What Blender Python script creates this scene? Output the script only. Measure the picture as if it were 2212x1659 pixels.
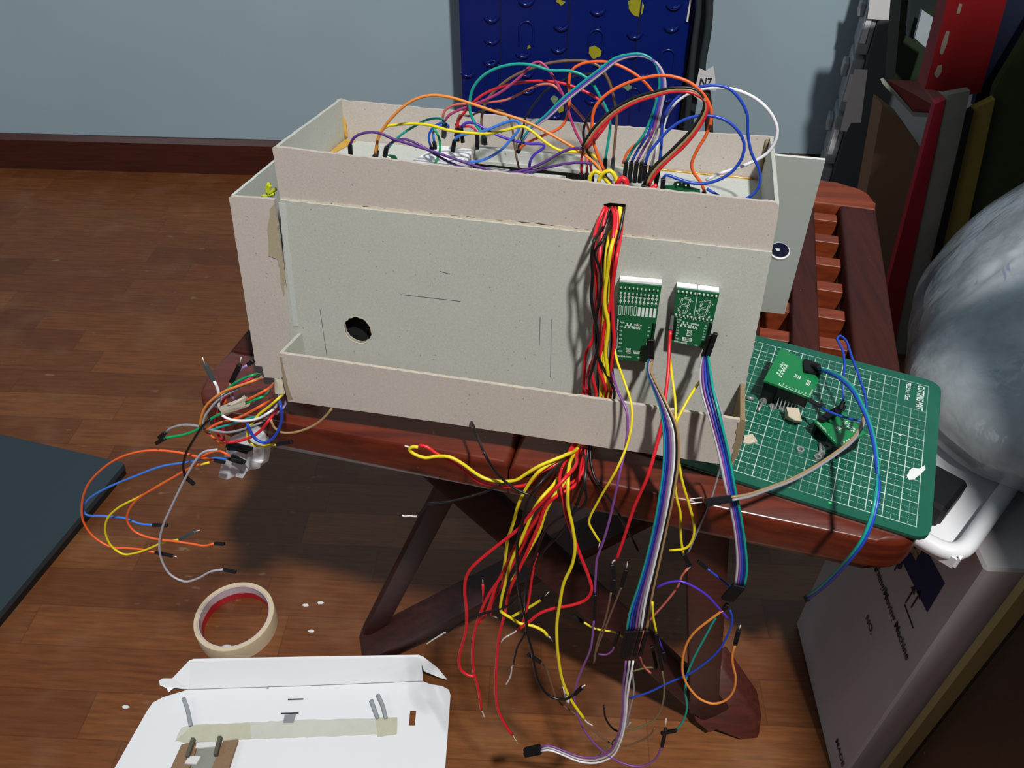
import bpy, bmesh, math, random
from mathutils import Vector as V, Matrix as M

for o in list(bpy.data.objects): bpy.data.objects.remove(o)
S = bpy.context.scene
C = S.collection
R = random.Random(7)

# ------------------------------------------------------------------ camera
CAM = V((-0.051815, -0.575662, 0.839989))
RX = V((0.998778, 0.049202, 0.004612)); RY = V((0.036400, -0.669338, -0.742066)); RZ_ = V((-0.033424, 0.741327, -0.670310))
F = 1722.0
cam = bpy.data.cameras.new('camera'); cam.sensor_width = 36; cam.lens = F/2212*36; cam.clip_start = .01
cam.dof.use_dof = False
co = bpy.data.objects.new('camera', cam); C.objects.link(co)
co.matrix_world = M((( RX.x, -RY.x, -RZ_.x, CAM.x), (RX.y, -RY.y, -RZ_.y, CAM.y), (RX.z, -RY.z, -RZ_.z, CAM.z), (0, 0, 0, 1)))
S.camera = co
# ------------------------------------------------------------------ light and exposure
S.view_settings.view_transform = 'Standard'; S.view_settings.look = 'None'
S.view_settings.exposure = 0.0; S.view_settings.gamma = 1; S.view_settings.use_curve_mapping = False
W = bpy.data.worlds.new('room_light'); S.world = W; W.use_nodes = True
W.node_tree.nodes['Background'].inputs[0].default_value = (.62, .72, .85, 1)
W.node_tree.nodes['Background'].inputs[1].default_value = .085
def lamp(name, kind, loc, power, col, **k):
    l = bpy.data.lights.new(name, kind); l.energy = power; l.color = col
    for a, b in k.items(): setattr(l, a, b)
    o = bpy.data.objects.new(name, l); C.objects.link(o); o.location = loc
    return o
lamp('ceiling_lamp', 'POINT', (.40, -1.10, 2.40), 225, (1, .97, .93), shadow_soft_size=.06)
wl = lamp('left_soft_light', 'AREA', (-1.9, -.9, 1.7), 7, (.86, .93, 1), shape='RECTANGLE', size=1.0, size_y=1.0)  # weak soft second light from the left, its source not built
wl.rotation_euler = (V((-.2, .3, .3))-V((-1.9, -.9, 1.7))).to_track_quat('-Z', 'Y').to_euler()

# ------------------------------------------------------------------ measuring helpers: where a sight line meets a real plane
BX = V((.989325, -.145706, -.002494)); BY = V((.144221, .981405, -.126665)); BZ = V((.020904, .124953, .991942)); BT = V((-.221110, -.191685, .470019))
def ray(x, y): a = (x-1106)/F; b = (y-829.5)/F; return RX*a+RY*b+RZ_
def az(x, y, z): d = ray(x, y); return CAM+d*((z-CAM.z)/d.z)
def ay(x, y, Y): d = ray(x, y); return CAM+d*((Y-CAM.y)/d.y)
def pl(x, y, p0, n): d = ray(x, y); return CAM+d*((p0-CAM).dot(n)/d.dot(n))
def bl(u, v, w): return BT+BX*u+BY*v+BZ*w                  # chassis frame: u along its length, v to the back, w up
def av(x, y, v): return pl(x, y, BT+BY*v, BY)
def toloc(p): q = p-BT; return V((q.dot(BX), q.dot(BY), q.dot(BZ)))

# ------------------------------------------------------------------ materials
def lin(c):
    if isinstance(c, str): c = [int(c[i:i+2], 16)/255 for i in (0, 2, 4)]
    return tuple((x/12.92 if x <= .04045 else ((x+.055)/1.055)**2.4) for x in c)+(1,)
class NT:
    def __init__(s, name):
        s.m = bpy.data.materials.new(name); s.m.use_nodes = True; s.t = s.m.node_tree; s.b = s.t.nodes['Principled BSDF']
    def n(s, k, **kw):
        x = s.t.nodes.new(k)
        for a, b in kw.items(): setattr(x, a, b)
        return x
    def put(s, sock, v):
        if hasattr(v, 'links'): s.t.links.new(v, sock)
        else: sock.default_value = v
    def op(s, o, a, b=0.0, c=0.0):
        x = s.n('ShaderNodeMath', operation=o)
        for i, v in enumerate((a, b, c)): s.put(x.inputs[i], v)
        return x.outputs[0]
    def mix(s, f, a, b):
        x = s.n('ShaderNodeMix', data_type='RGBA'); s.put(x.inputs[0], f); s.put(x.inputs[6], a); s.put(x.inputs[7], b); return x.outputs[2]
    def noise(s, vec, sc, det=3, ro=.5):
        x = s.n('ShaderNodeTexNoise'); s.put(x.inputs['Vector'], vec); x.inputs['Scale'].default_value = sc; x.inputs['Detail'].default_value = det; x.inputs['Roughness'].default_value = ro; return x.outputs[0]
    def white(s, vec):
        x = s.n('ShaderNodeTexWhiteNoise', noise_dimensions='3D'); s.put(x.inputs['Vector'], vec); return x.outputs['Value']
    def obj(s): return s.n('ShaderNodeTexCoord').outputs['Object']
    def xyz(s, v): x = s.n('ShaderNodeSeparateXYZ'); s.put(x.inputs[0], v); return x.outputs
    def comb(s, a, b, c):
        x = s.n('ShaderNodeCombineXYZ')
        for i, v in enumerate((a, b, c)): s.put(x.inputs[i], v)
        return x.outputs[0]
    def smooth(s, v, lo, hi):
        x = s.n('ShaderNodeMapRange', interpolation_type='SMOOTHSTEP'); s.put(x.inputs[0], v); x.inputs[1].default_value = lo; x.inputs[2].default_value = hi; return x.outputs[0]
    def bump(s, h, st, dist=.001):
        x = s.n('ShaderNodeBump'); x.inputs['Strength'].default_value = st; x.inputs['Distance'].default_value = dist; s.put(x.inputs['Height'], h); s.put(s.b.inputs['Normal'], x.outputs[0])
MATS = {}
def mat(name, c, rough=.5, metal=0, var=.08, scale=60, trans=0, alpha=1, spec=.5, bump=0, coat=0):
    if name in MATS: return MATS[name]
    t = NT(name); c = lin(c); o = t.obj()
    nz = t.noise(o, scale)
    col = t.mix(nz, tuple(x*(1-var) for x in c[:3])+(1,), tuple(min(1, x*(1+var)) for x in c[:3])+(1,))
    t.put(t.b.inputs['Base Color'], col); t.b.inputs['Roughness'].default_value = rough; t.b.inputs['Metallic'].default_value = metal
    t.b.inputs['Transmission Weight'].default_value = trans; t.b.inputs['Alpha'].default_value = alpha; t.b.inputs['Specular IOR Level'].default_value = spec
    t.b.inputs['Coat Weight'].default_value = coat
    if bump: t.bump(nz, bump)
    MATS[name] = t.m; return t.m
def card(name, c, dark=.0):
    t = NT(name); c = lin(c); o = t.obj()
    fine = t.noise(o, 900, 4, .6); big = t.noise(o, 22, 4, .6); speck = t.noise(o, 520, 2, .5)
    col = t.mix(big, tuple(x*.90 for x in c[:3])+(1,), tuple(min(1, x*1.07) for x in c[:3])+(1,))
    col = t.mix(t.smooth(fine, .35, .75), col, tuple(min(1, x*1.12) for x in c[:3])+(1,))
    col = t.mix(t.op('MULTIPLY', t.smooth(speck, .70, .76), .75), col, tuple(x*.35 for x in c[:3])+(1,))
    t.put(t.b.inputs['Base Color'], col); t.b.inputs['Roughness'].default_value = .85; t.b.inputs['Specular IOR Level'].default_value = .25
    t.bump(fine, .12, .0004); MATS[name] = t.m; return t.m
CARD_W = card('grey_board_warm', 'b6aea6'); CARD_C = card('grey_board_cool', 'b0b2aa'); CARD_E = card('grey_board_torn_edge', 'c2b8a4'); CARD_L = card('grey_board_pale', 'b6bbb6')
CARD_B = card('brown_board', '8a7058'); STAIN = card('glue_soaked_board', '86755a')
GLUE = mat('hot_glue_amber', 'c79a3c', .25, var=.3, scale=200, spec=.7, bump=.4)
PENCIL = mat('pencil_line', '3c3a36', .7)
BLACK = mat('black_plastic', '101014', .5, var=.25, scale=300, spec=.3)
METAL = mat('tinned_metal', 'e4e4e2', .3, .25, var=.1, scale=400, spec=.9)
STEEL = mat('steel', 'b0b0ae', .25, .55, var=.2, spec=.9)
PCB = mat('green_solder_mask', '0d5a35', .38, var=.12, scale=150, spec=.6)
PCB2 = mat('green_solder_mask_bright', '0b7a40', .36, var=.10, scale=90, spec=.6)
SILK = mat('white_silkscreen', 'd8e4de', .55)
WHITE = mat('white_plastic', 'e6e8ec', .35, var=.03)
PAPER = mat('white_paper', 'dfe0e0', .8, var=.04)
INK = mat('printed_ink_dark', '2c2d38', .7)
NAVY = mat('printed_navy', '16244e', .6)
HOLE = mat('black_cloth_and_slot_dark', '0c0c0e', .9)
WC = dict(orange='e8622c', amber='e08a3c', yellow='e2cf22', green='109a58', teal='12988a', blue='2146b4', navy='1c2c74', lightblue='3c78d8', purple='58327c', violet='4b2fae', lilac='a48fc8', plum='7d4a92',
          red='d4202c', crimson='b41c40', magenta='a8386c', salmon='c86a58', brown='6e5440', tan='9c8058', white='e4e4ea', grey='8e8e96', lightgrey='b0aeb8', black='121216', olive='6e6a48', pink='e04a54', darkred='7a1c24')
WM = {k: mat('wire_'+k, v, .38, var=.05, scale=80) for k, v in WC.items()}

# ------------------------------------------------------------------ mesh helpers (all in world coordinates, moved to the parent's origin on linking)
def link(name, bm, mats, parent=None, smooth=False, origin=None):
    if not isinstance(mats, (list, tuple)): mats = [mats]
    bmesh.ops.recalc_face_normals(bm, faces=bm.faces)
    if origin is None:
        if parent is not None: origin = parent.matrix_basis.translation.copy() if parent.parent is None else parent.matrix_basis.translation+parent.parent.matrix_basis.translation
        else:
            xs = [v.co for v in bm.verts]; lo = [min(p[i] for p in xs) for i in range(3)]; hi = [max(p[i] for p in xs) for i in range(3)]
            origin = V(((lo[0]+hi[0])/2, (lo[1]+hi[1])/2, lo[2]))
    bmesh.ops.translate(bm, verts=bm.verts, vec=-origin)
    me = bpy.data.meshes.new(name); bm.to_mesh(me); bm.free()
    for m_ in mats: me.materials.append(m_)
    if smooth: me.polygons.foreach_set('use_smooth', [True]*len(me.polygons))
    o = bpy.data.objects.new(name, me); C.objects.link(o)
    if parent is None: o.location = origin
    else:
        o.parent = parent
    return o
def tag(o, label, cat, group=None):
    o['label'] = label; o['category'] = cat
    if group: o['group'] = group
    return o
def thing(name, label, cat, loc, group=None):
    o = bpy.data.objects.new(name, None); C.objects.link(o); o.location = loc; o.empty_display_size = .02
    return tag(o, label, cat, group)
def solo(name, bm, m_, label, cat, group=None, smooth=False): return tag(link(name, bm, m_, None, smooth), label, cat, group)
def struct(name, bm, m_, smooth=False): o = link(name, bm, m_, None, smooth); o['kind'] = 'structure'; return o
def NB(): return bmesh.new()
def fset(bm, n0, mi):
    for f in list(bm.faces)[n0:]: f.material_index = mi
def prism(bm, pts, off, mi=0):
    """closed polygon pts (world) extruded by vector off"""
    n0 = len(bm.faces); a = [bm.verts.new(p) for p in pts]; b = [bm.verts.new(p+off) for p in pts]
    bm.faces.new(a); bm.faces.new(b[::-1])
    for i in range(len(a)): j = (i+1) % len(a); bm.faces.new((a[j], a[i], b[i], b[j]))
    fset(bm, n0, mi); return bm
def hexa(bm, o, a, b, c, mi=0):
    return prism(bm, [o, o+a, o+a+b, o+b], c, mi)
def box(bm, lo, hi, mi=0):
    lo = V(lo); hi = V(hi); d = hi-lo; return hexa(bm, lo, V((d.x, 0, 0)), V((0, d.y, 0)), V((0, 0, d.z)), mi)
def bevel(bm, w, seg=2): bmesh.ops.bevel(bm, geom=list(bm.edges), offset=w, segments=seg, affect='EDGES', profile=.6, clamp_overlap=True); return bm
def holed(bm, outer, holes, off, mi=0):
    """flat panel with holes, thickness off"""
    n0 = len(bm.faces)
    def loop(pts): vs = [bm.verts.new(p) for p in pts]; return vs, [bm.edges.new((vs[i], vs[(i+1) % len(vs)])) for i in range(len(vs))]
    loops = [loop(outer)]+[loop(h) for h in holes]
    es = [e for l in loops for e in l[1]]
    nrm = off.normalized()
    bmesh.ops.triangle_fill(bm, edges=es, use_dissolve=False, normal=nrm)
    front = list(bm.faces)[n0:]
    r = bmesh.ops.extrude_face_region(bm, geom=front)
    nv = [g for g in r['geom'] if isinstance(g, bmesh.types.BMVert)]
    bmesh.ops.translate(bm, verts=nv, vec=off)
    fs = set(f for l in loops for v in l[0] for f in v.link_faces)
    # keep the front cap: extrude_face_region moved copies, originals stay
    fset(bm, n0, mi); return bm
def rough(pts, step=.004, amp=.0003, seed=1):
    """subdivide a flat polygon's outline and roughen it in its own plane, like hand-cut board"""
    rr = random.Random(seed); out = []; nrm = V((0, 0, 0))
    for i in range(len(pts)): nrm += pts[i].cross(pts[(i+1) % len(pts)])
    nrm.normalize()
    for i in range(len(pts)):
        a, b = pts[i], pts[(i+1) % len(pts)]; n = max(1, int((b-a).length/step)); d = (b-a); pr = d.normalized().cross(nrm) if d.length > 0 else d
        for k in range(n):
            p = a+d*((k+(rr.uniform(-.3, .3) if k else 0))/n)
            if k: p = p+pr*rr.uniform(-1, 1)*amp
            out.append(p)
    return out
def spline(pts, step=.004):
    """centripetal Catmull-Rom through points"""
    p = [V(q) for q in pts]
    if len(p) == 2: return p
    p = [p[0]*2-p[1]]+p+[p[-1]*2-p[-2]]
    out = []
    for i in range(1, len(p)-2):
        a, b, c, d = p[i-1], p[i], p[i+1], p[i+2]
        t0 = 0; t1 = t0+max(1e-6, (b-a).length)**.5; t2 = t1+max(1e-6, (c-b).length)**.5; t3 = t2+max(1e-6, (d-c).length)**.5
        n = max(2, min(14, int((c-b).length/step)+1))
        for k in range(n):
            t = t1+(t2-t1)*k/n
            A1 = a*((t1-t)/(t1-t0))+b*((t-t0)/(t1-t0)); A2 = b*((t2-t)/(t2-t1))+c*((t-t1)/(t2-t1)); A3 = c*((t3-t)/(t3-t2))+d*((t-t2)/(t3-t2))
            B1 = A1*((t2-t)/(t2-t0))+A2*((t-t0)/(t2-t0)); B2 = A2*((t3-t)/(t3-t1))+A3*((t-t1)/(t3-t1))
            out.append(B1*((t2-t)/(t2-t1))+B2*((t-t1)/(t2-t1)))
    out.append(p[-2]); return out
def tube(bm, pts, r, n=8, mi=0, r1=None):
    n0 = len(bm.faces); pts = [V(q) for q in pts]; rings = []
    t = (pts[1]-pts[0]).normalized(); up = t.orthogonal().normalized()
    for i, p in enumerate(pts):
        t2 = (pts[min(i+1, len(pts)-1)]-pts[max(i-1, 0)])
        if t2.length > 1e-9:
            t2.normalize(); up = (up-t2*up.dot(t2))
            up = up.normalized() if up.length > 1e-6 else t2.orthogonal().normalized(); t = t2
        sd = t.cross(up); rr = r if r1 is None else r+(r1-r)*i/(len(pts)-1)
        rings.append([bm.verts.new(p+(up*math.cos(2*math.pi*k/n)+sd*math.sin(2*math.pi*k/n))*rr) for k in range(n)])
    for a, b in zip(rings, rings[1:]):
        for k in range(n): bm.faces.new((a[k], a[(k+1) % n], b[(k+1) % n], b[k]))
    bm.faces.new(rings[0][::-1]); bm.faces.new(rings[-1]); fset(bm, n0, mi); return bm
def bar(bm, a, b, w, h, side=None, mi=0):
    """rectangular bar from a to b"""
    a = V(a); b = V(b); t = (b-a).normalized(); s = (V(side) if side is not None else V((0, 0, 1)).cross(t))
    s = s-t*s.dot(t)
    if s.length < 1e-6: s = t.orthogonal()
    s.normalize(); u = t.cross(s)
    return hexa(bm, a-s*w/2-u*h/2, s*w, u*h, b-a, mi)
def disc(c, n, r, k=24, a=0):
    n = V(n).normalized(); u = n.orthogonal().normalized(); w = n.cross(u)
    return [c+(u*math.cos(2*math.pi*i/k+a)+w*math.sin(2*math.pi*i/k+a))*r for i in range(k)]
def lathe(bm, c, prof, k=48, mi=0):
    """closed profile (r,z) turned about a vertical axis through c"""
    n0 = len(bm.faces); rings = [[bm.verts.new(c+V((r*math.cos(2*math.pi*i/k), r*math.sin(2*math.pi*i/k), z))) for i in range(k)] for r, z in prof]
    for a, b in zip(rings, rings[1:]+rings[:1]):
        for i in range(k): bm.faces.new((a[i], a[(i+1) % k], b[(i+1) % k], b[i]))
    fset(bm, n0, mi); return bm
FONT = {}
def text_polys(body, size):
    """triangulated letters as (verts2d, faces) with the baseline at the origin"""
    if body not in FONT:
        cu = bpy.data.curves.new('lettering', 'FONT'); cu.body = body; cu.size = 1; cu.resolution_u = 3; cu.offset = .018
        o = bpy.data.objects.new('lettering', cu); C.objects.link(o)
        me = bpy.data.meshes.new_from_object(o.evaluated_get(bpy.context.evaluated_depsgraph_get()))
        FONT[body] = ([(v.co.x, v.co.y) for v in me.vertices], [tuple(p.vertices) for p in me.polygons])
        bpy.data.objects.remove(o); bpy.data.curves.remove(cu); bpy.data.meshes.remove(me)
    v, f = FONT[body]; return [(x*size, y*size) for x, y in v], f
def write(bm, body, size, put, mi=1, sx=1.0):
    """put(x,y) gives the world point of a flat position"""
    v, f = text_polys(body, size); n0 = len(bm.faces)
    vs = [bm.verts.new(put(x*sx, y)) for x, y in v]
    for p in f:
        try: bm.faces.new([vs[i] for i in p])
        except ValueError: pass
    fset(bm, n0, mi)

# ================================================================== THE ROOM
WALL_Y = 1.022
def floor_mat():
    t = NT('varnished_parquet'); o = t.obj(); x, y, z = t.xyz(o)
    row = t.op('FLOOR', t.op('DIVIDE', y, .052)); sh = t.op('MULTIPLY', t.white(t.comb(row, 3.7, 0)), .9)
    ln = .30; colx = t.op('FLOOR', t.op('DIVIDE', t.op('ADD', x, sh), ln))
    rnd = t.white(t.comb(row, colx, 1.3)); rnd2 = t.white(t.comb(row, colx, 7.9))
    g = t.noise(t.comb(t.op('MULTIPLY', x, 5), t.op('MULTIPLY', y, 60), t.op('MULTIPLY', rnd, 9)), 4, 5, .65)
    base = t.mix(rnd, lin('623619'), lin('8a5429')); base = t.mix(t.op('MULTIPLY', rnd2, .45), base, lin('743d17'))
    col = t.mix(t.op('MULTIPLY', t.smooth(g, .25, .8), .7), base, lin('4c260f'))
    fy = t.op('FRACT', t.op('DIVIDE', y, .052)); fx = t.op('FRACT', t.op('DIVIDE', t.op('ADD', x, sh), ln))
    seam = t.op('MAXIMUM', t.op('GREATER_THAN', t.op('ABSOLUTE', t.op('SUBTRACT', fy, .5)), .488), t.op('GREATER_THAN', t.op('ABSOLUTE', t.op('SUBTRACT', fx, .5)), .498))
    col = t.mix(t.op('MULTIPLY', seam, .35), col, lin('2e140a'))
    sc = t.noise(t.comb(t.op('MULTIPLY', x, 1.0), t.op('MULTIPLY', y, 2.2), 0), 34, 3, .55)
    zone = t.noise(o, 5.5, 2); worn = t.op('MULTIPLY', t.smooth(sc, .64, .75), t.smooth(zone, .48, .60))
    col = t.mix(t.op('MULTIPLY', worn, .34), col, lin('a89478'))
    haze = t.noise(o, 14, 3); col = t.mix(t.op('MULTIPLY', t.smooth(haze, .5, .75), .16), col, lin('9a7a5c'))
    t.put(t.b.inputs['Base Color'], col); t.put(t.b.inputs['Roughness'], t.op('ADD', .30, t.op('MULTIPLY', haze, .25)))
    t.bump(t.op('ADD', t.op('MULTIPLY', seam, -1), t.op('MULTIPLY', g, .15)), .2, .0006); return t.m
bm = NB(); box(bm, (-3, -2.2, -.05), (2.5, WALL_Y+.1, 0)); struct('floor', bm, floor_mat()).location
fl = bpy.data.objects['floor']
wm = mat('painted_wall_blue_white', 'a2b8c4', .8, var=.05, scale=6, spec=.2)
bm = NB(); box(bm, (-3, WALL_Y, 0), (2.5, WALL_Y+.1, 2.7)); struct('wall_back', bm, wm)
def wood(name, c1, c2, rough=.28, ax=(4, 60, 60), coat=.3, spec=.5):
    t = NT(name); x, y, z = t.xyz(t.obj())
    g = t.noise(t.comb(t.op('MULTIPLY', x, ax[0]), t.op('MULTIPLY', y, ax[1]), t.op('MULTIPLY', z, ax[2])), 3, 5, .6)
    big = t.noise(t.obj(), 11, 2)
    col = t.mix(t.smooth(g, .3, .75), lin(c1), lin(c2)); col = t.mix(t.op('MULTIPLY', big, .35), col, lin(c2))
    sc = t.noise(t.comb(t.op('MULTIPLY', x, 1), t.op('MULTIPLY', y, 1), z), 160, 1); col = t.mix(t.op('MULTIPLY', t.smooth(sc, .80, .84), .5), col, lin('b06a40'))
    t.put(t.b.inputs['Base Color'], col); t.b.inputs['Roughness'].default_value = rough; t.b.inputs['Coat Weight'].default_value = coat; t.b.inputs['Coat Roughness'].default_value = .25
    t.b.inputs['Specular IOR Level'].default_value = spec; t.bump(g, .12, .0006); return t.m
BASEW = wood('dark_skirting_wood', '4e2114', '38160e', .4)
bm = NB(); prism(bm, [V((-3, WALL_Y-.013, 0)), V((-3, WALL_Y-.013, .068)), V((-3, WALL_Y-.006, .078)), V((-3, WALL_Y, .078)), V((-3, WALL_Y, 0))], V((5.5, 0, 0)))
struct('baseboard_back', bm, BASEW)

# ================================================================== THE FOLDING TABLE
TA = math.radians(-11.8); TU = V((math.cos(TA), math.sin(TA), 0)); TV = V((-math.sin(TA), math.cos(TA), 0)); TZ = .4468
def tp(u, v, z=TZ): return TU*u+TV*v+V((0, 0, z))
WT = wood('red_brown_table_wood', '6c2a16', '481810', .30); WD = wood('dark_table_wood', '431a10', '30110c', .55, ax=(60, 4, 60), coat=0, spec=.25); WO = wood('orange_slat_wood', '8a3c18', '642410', .5, coat=0)
tb = thing('folding_table', 'red-brown slatted wooden folding table carrying the grey cardboard chassis', 'table', (0, 0, 0))
HW, HD, HL = .2385, .2315, .262
def rounded(pts, r, k=6):
    out = []; n = len(pts)
    for i in range(n):
        p = pts[i]; rr = r[i] if isinstance(r, (list, tuple)) else r
        if rr <= 0: out.append(p); continue
        a = (pts[i-1]-p).normalized(); b = (pts[(i+1) % n]-p).normalized(); A = p+a*rr; B = p+b*rr
        for j in range(k+1):
            s = j/k; out.append((A*(1-s)+p*s)*(1-s)+(p*(1-s)+B*s)*s)
    return out
def tboard(name, pts, r, m_, h=.026, bv=.005, sub=None):
    bm = NB(); q = rounded([tp(u, v) for u, v in pts], r); prism(bm, q, V((0, 0, -h)))
    es = [e for e in bm.edges if all(abs(v.co.z-TZ) < 1e-5 for v in e.verts)]+[e for e in bm.edges if all(abs(v.co.z-TZ+h) < 1e-5 for v in e.verts)]
    bmesh.ops.bevel(bm, geom=es, offset=bv, segments=3, affect='EDGES', profile=.55, clamp_overlap=True)
    return link(name, bm, m_, tb, True)
def autosmooth(o, a=40):
    me = o.data; me.polygons.foreach_set('use_smooth', [True]*len(me.polygons))
    bm = bmesh.new(); bm.from_mesh(me)
    for e in bm.edges:
        if len(e.link_faces) == 2 and e.calc_face_angle(0) > math.radians(a): e.smooth = False
    bm.to_mesh(me); bm.free()
SEAM = az(1112, 968, TZ).dot(TU)
autosmooth(tboard('front_rail', [(-HL, -HD), (SEAM-.0005, -HD), (SEAM-.0005, -HD+.062), (-HL, -HD+.062)], [.030, 0, 0, 0], WT, .03))
autosmooth(tboard('front_rail', [(SEAM+.0005, -HD), (HW, -HD), (HW, -HD+.062), (SEAM+.0005, -HD+.062)], [0, .030, 0, 0], WT, .03))
autosmooth(tboard('back_rail', [(-HL, HD-.045), (HW, HD-.045), (HW, HD), (-HL, HD)], [0, 0, .035, .03], WO, .03))
autosmooth(tboard('side_rail', [(-HL, -HD+.0622), (-HL+.034, -HD+.0622), (-HL+.034, HD-.0452), (-HL, HD-.0452)], 0, WD, .028))
autosmooth(tboard('side_rail', [(HW-.034, -HD+.0622), (HW, -HD+.0622), (HW, HD-.0452), (HW-.034, HD-.0452)], 0, WD, .028))
for k in range(10):
    u = HW-.034-.0245-.0215/2-k*.0459
    if u < -HL+.05: break
    autosmooth(tboard('slat', [(u-.0108, -HD+.0622), (u+.0108, -HD+.0622), (u+.0108, HD-.0452), (u-.0108, HD-.0452)], 0, WD, .022, .003))
for k in range(9):
    v = HD-.045-.012-k*.0405; bm = NB()
    if v < -HD+.07: break
    hexa(bm, tp(-HL+.036, v-.012, TZ-.0065), TU*(HW+HL-.072), TV*.0135, V((0, 0, -.023)))
    bevel(bm, .0005, 1); link('cross_slat', bm, WO, tb)
LEG2 = wood('lit_leg_wood', '56231a', '3c1812', .5, coat=0)  # leg wood in the redder, lighter tone it has where lamp light falls
LEG = wood('shaded_leg_wood', '3c1a17', '2a110f', .55, coat=0)  # same leg wood, its colour darkened for the shade under the table
def plank(name, a, b, w, h, side, m_=LEG, rnd=True):
    bm = NB(); bar(bm, a, b, w, h, side); bevel(bm, .004, 2); o = link(name, bm, m_, tb); autosmooth(o); return o
def beyond(a, b, k): return a+(b-a)*k
q0, q1 = az(790, 1403, .014), az(1200, 1195, .13); plank('leg', q0, beyond(q0, q1, 1.75), .038, .018, (-.3, 1, .1))
q0, q1 = az(1545, 1535, .022), az(952, 1002, .37); plank('leg', q0, beyond(q0, q1, 1.08), .032, .016, (.75, .3, .6))
q0, q1 = az(800, 1385, .026)+V((0, .012, 0)), az(985, 1015, .26); plank('brace', q0, beyond(q0, q1, 1.6), .024, .012, (1, .3, 0))
plank('brace', az(1519, 1530, .02), az(1528, 1120, .41), .030, .014, (1, 0, 0), LEG2)
plank('leg', (-.170, .195, .012), (.215, .110, .405), .046, .020, (0, 1, .15))
plank('leg', (.262, .110, .010), (-.07, .205, .408), .046, .020, (.75, 0, .6))
# pointed foot block at the right front
bm = NB(); prism(bm, [az(1478, 1478, .05), az(1560, 1440, .07), az(1630, 1540, .02), az(1640, 1598, .004), az(1600, 1602, .004), az(1545, 1568, .016), az(1535, 1590, .012), az(1500, 1560, .02)], V((.008, .026, .0)))
bevel(bm, .003, 1); autosmooth(link('foot', bm, LEG2, tb))

# ================================================================== CUTTING MAT
MU = V((.931412, -.363967, 0)); MV = V((.363967, .931412, 0)); MO = V((.2326, -.1306, .45))
def mp(c, r, z=0): return MO-MU*(c*.01)-MV*(r*.01)+V((0, 0, z))       # c cells from the right, r cells from the back
def mat_mat():
    t = NT('green_cutting_mat'); x, y, z = t.xyz(t.obj())                # object x,y run along the grid in metres
    gx = t.op('MULTIPLY', x, 100); gy = t.op('MULTIPLY', y, 100)
    def near(v, w): return t.op('GREATER_THAN', t.op('ABSOLUTE', t.op('SUBTRACT', t.op('FRACT', v), .5)), .5-w)
    def between(v, a, b): return t.op('MULTIPLY', t.op('GREATER_THAN', v, a), t.op('LESS_THAN', v, b))
    inside = t.op('MULTIPLY', between(gx, -21.04, .04), between(gy, -14.04, .04))
    txt = t.op('MULTIPLY', between(gx, -1.97, -.03), between(gy, -2.97, -.03)); keep = t.op('MULTIPLY', inside, t.op('SUBTRACT', 1, txt))
    solid = t.op('MAXIMUM', near(gx, .027), near(gy, .027))
    hx = t.op('MULTIPLY', near(t.op('ADD', gx, .5), .018), t.op('GREATER_THAN', t.op('FRACT', t.op('MULTIPLY', gy, 7)), .45))
    hy = t.op('MULTIPLY', near(t.op('ADD', gy, .5), .018), t.op('GREATER_THAN', t.op('FRACT', t.op('MULTIPLY', gx, 7)), .45))
    wear = t.smooth(t.noise(t.obj(), 16, 3), .58, .40)
    g = t.op('MULTIPLY', keep, t.op('MAXIMUM', solid, t.op('MULTIPLY', t.op('MAXIMUM', hx, hy), .55)))
    g = t.op('MULTIPLY', g, t.op('ADD', .28, t.op('MULTIPLY', wear, .5)))
    n = t.noise(t.obj(), 30, 4); base = t.mix(n, lin('084c3c'), lin('0e624c'))
    base = t.mix(t.op('MULTIPLY', t.smooth(t.noise(t.obj(), 9, 2), .5, .8), .3), base, lin('2a6a58'))
    t.put(t.b.inputs['Base Color'], t.mix(g, base, lin('d4e6dc'))); t.b.inputs['Roughness'].default_value = .45; return t.m
mt = thing('cutting_mat', 'green gridded cutting mat lying on the right front corner of the table', 'cutting mat', MO)
mt.rotation_euler = (0, 0, math.atan2(MU.y, MU.x))
def mat_part(name, bm, mats):
    o = link(name, bm, mats, None, origin=MO); o.parent = mt; o.location = (0, 0, 0)
    inv = mt.rotation_euler.to_matrix().inverted()
    for v in o.data.vertices: v.co = inv @ v.co
    return o
bm = NB(); prism(bm, rounded([mp(-.86, -.8), mp(21.8, -.8), mp(21.8, 14.78), mp(-.86, 14.78)][::-1], .012), V((0, 0, -.0016)))
mat_part('mat_sheet', bm, [mat_mat()])
bm = NB(); prism(bm, rounded([mp(-.84, -.78), mp(21.8, -.78), mp(21.8, 14.75), mp(-.84, 14.75)][::-1], .012), V((0, 0, -.0006)))
for v in bm.verts: v.co.z -= .0017
mat_part('core_layer', bm, [mat('mat_core_pale', 'b8b096', .6)])
bm = NB(); prism(bm, rounded([mp(-.86, -.8), mp(21.8, -.8), mp(21.8, 14.80), mp(-.86, 14.80)][::-1], .012), V((0, 0, -.0008)))
for v in bm.verts: v.co.z -= .0024
mat_part('under_layer', bm, [mat('mat_underside_dark', '10201c', .5)])
bm = NB()
write(bm, 'CUTTING MAT', .0068, lambda x, y: mp(.28+.45, .18, .0002)-MV*x+MU*y, 0, .60)
write(bm, 'P022.5 x 15cm', .0044, lambda x, y: mp(1.40+.10, .2, .0002)-MV*x+MU*y, 0, .78)
mat_part('printed_lettering', bm, [SILK])

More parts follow.
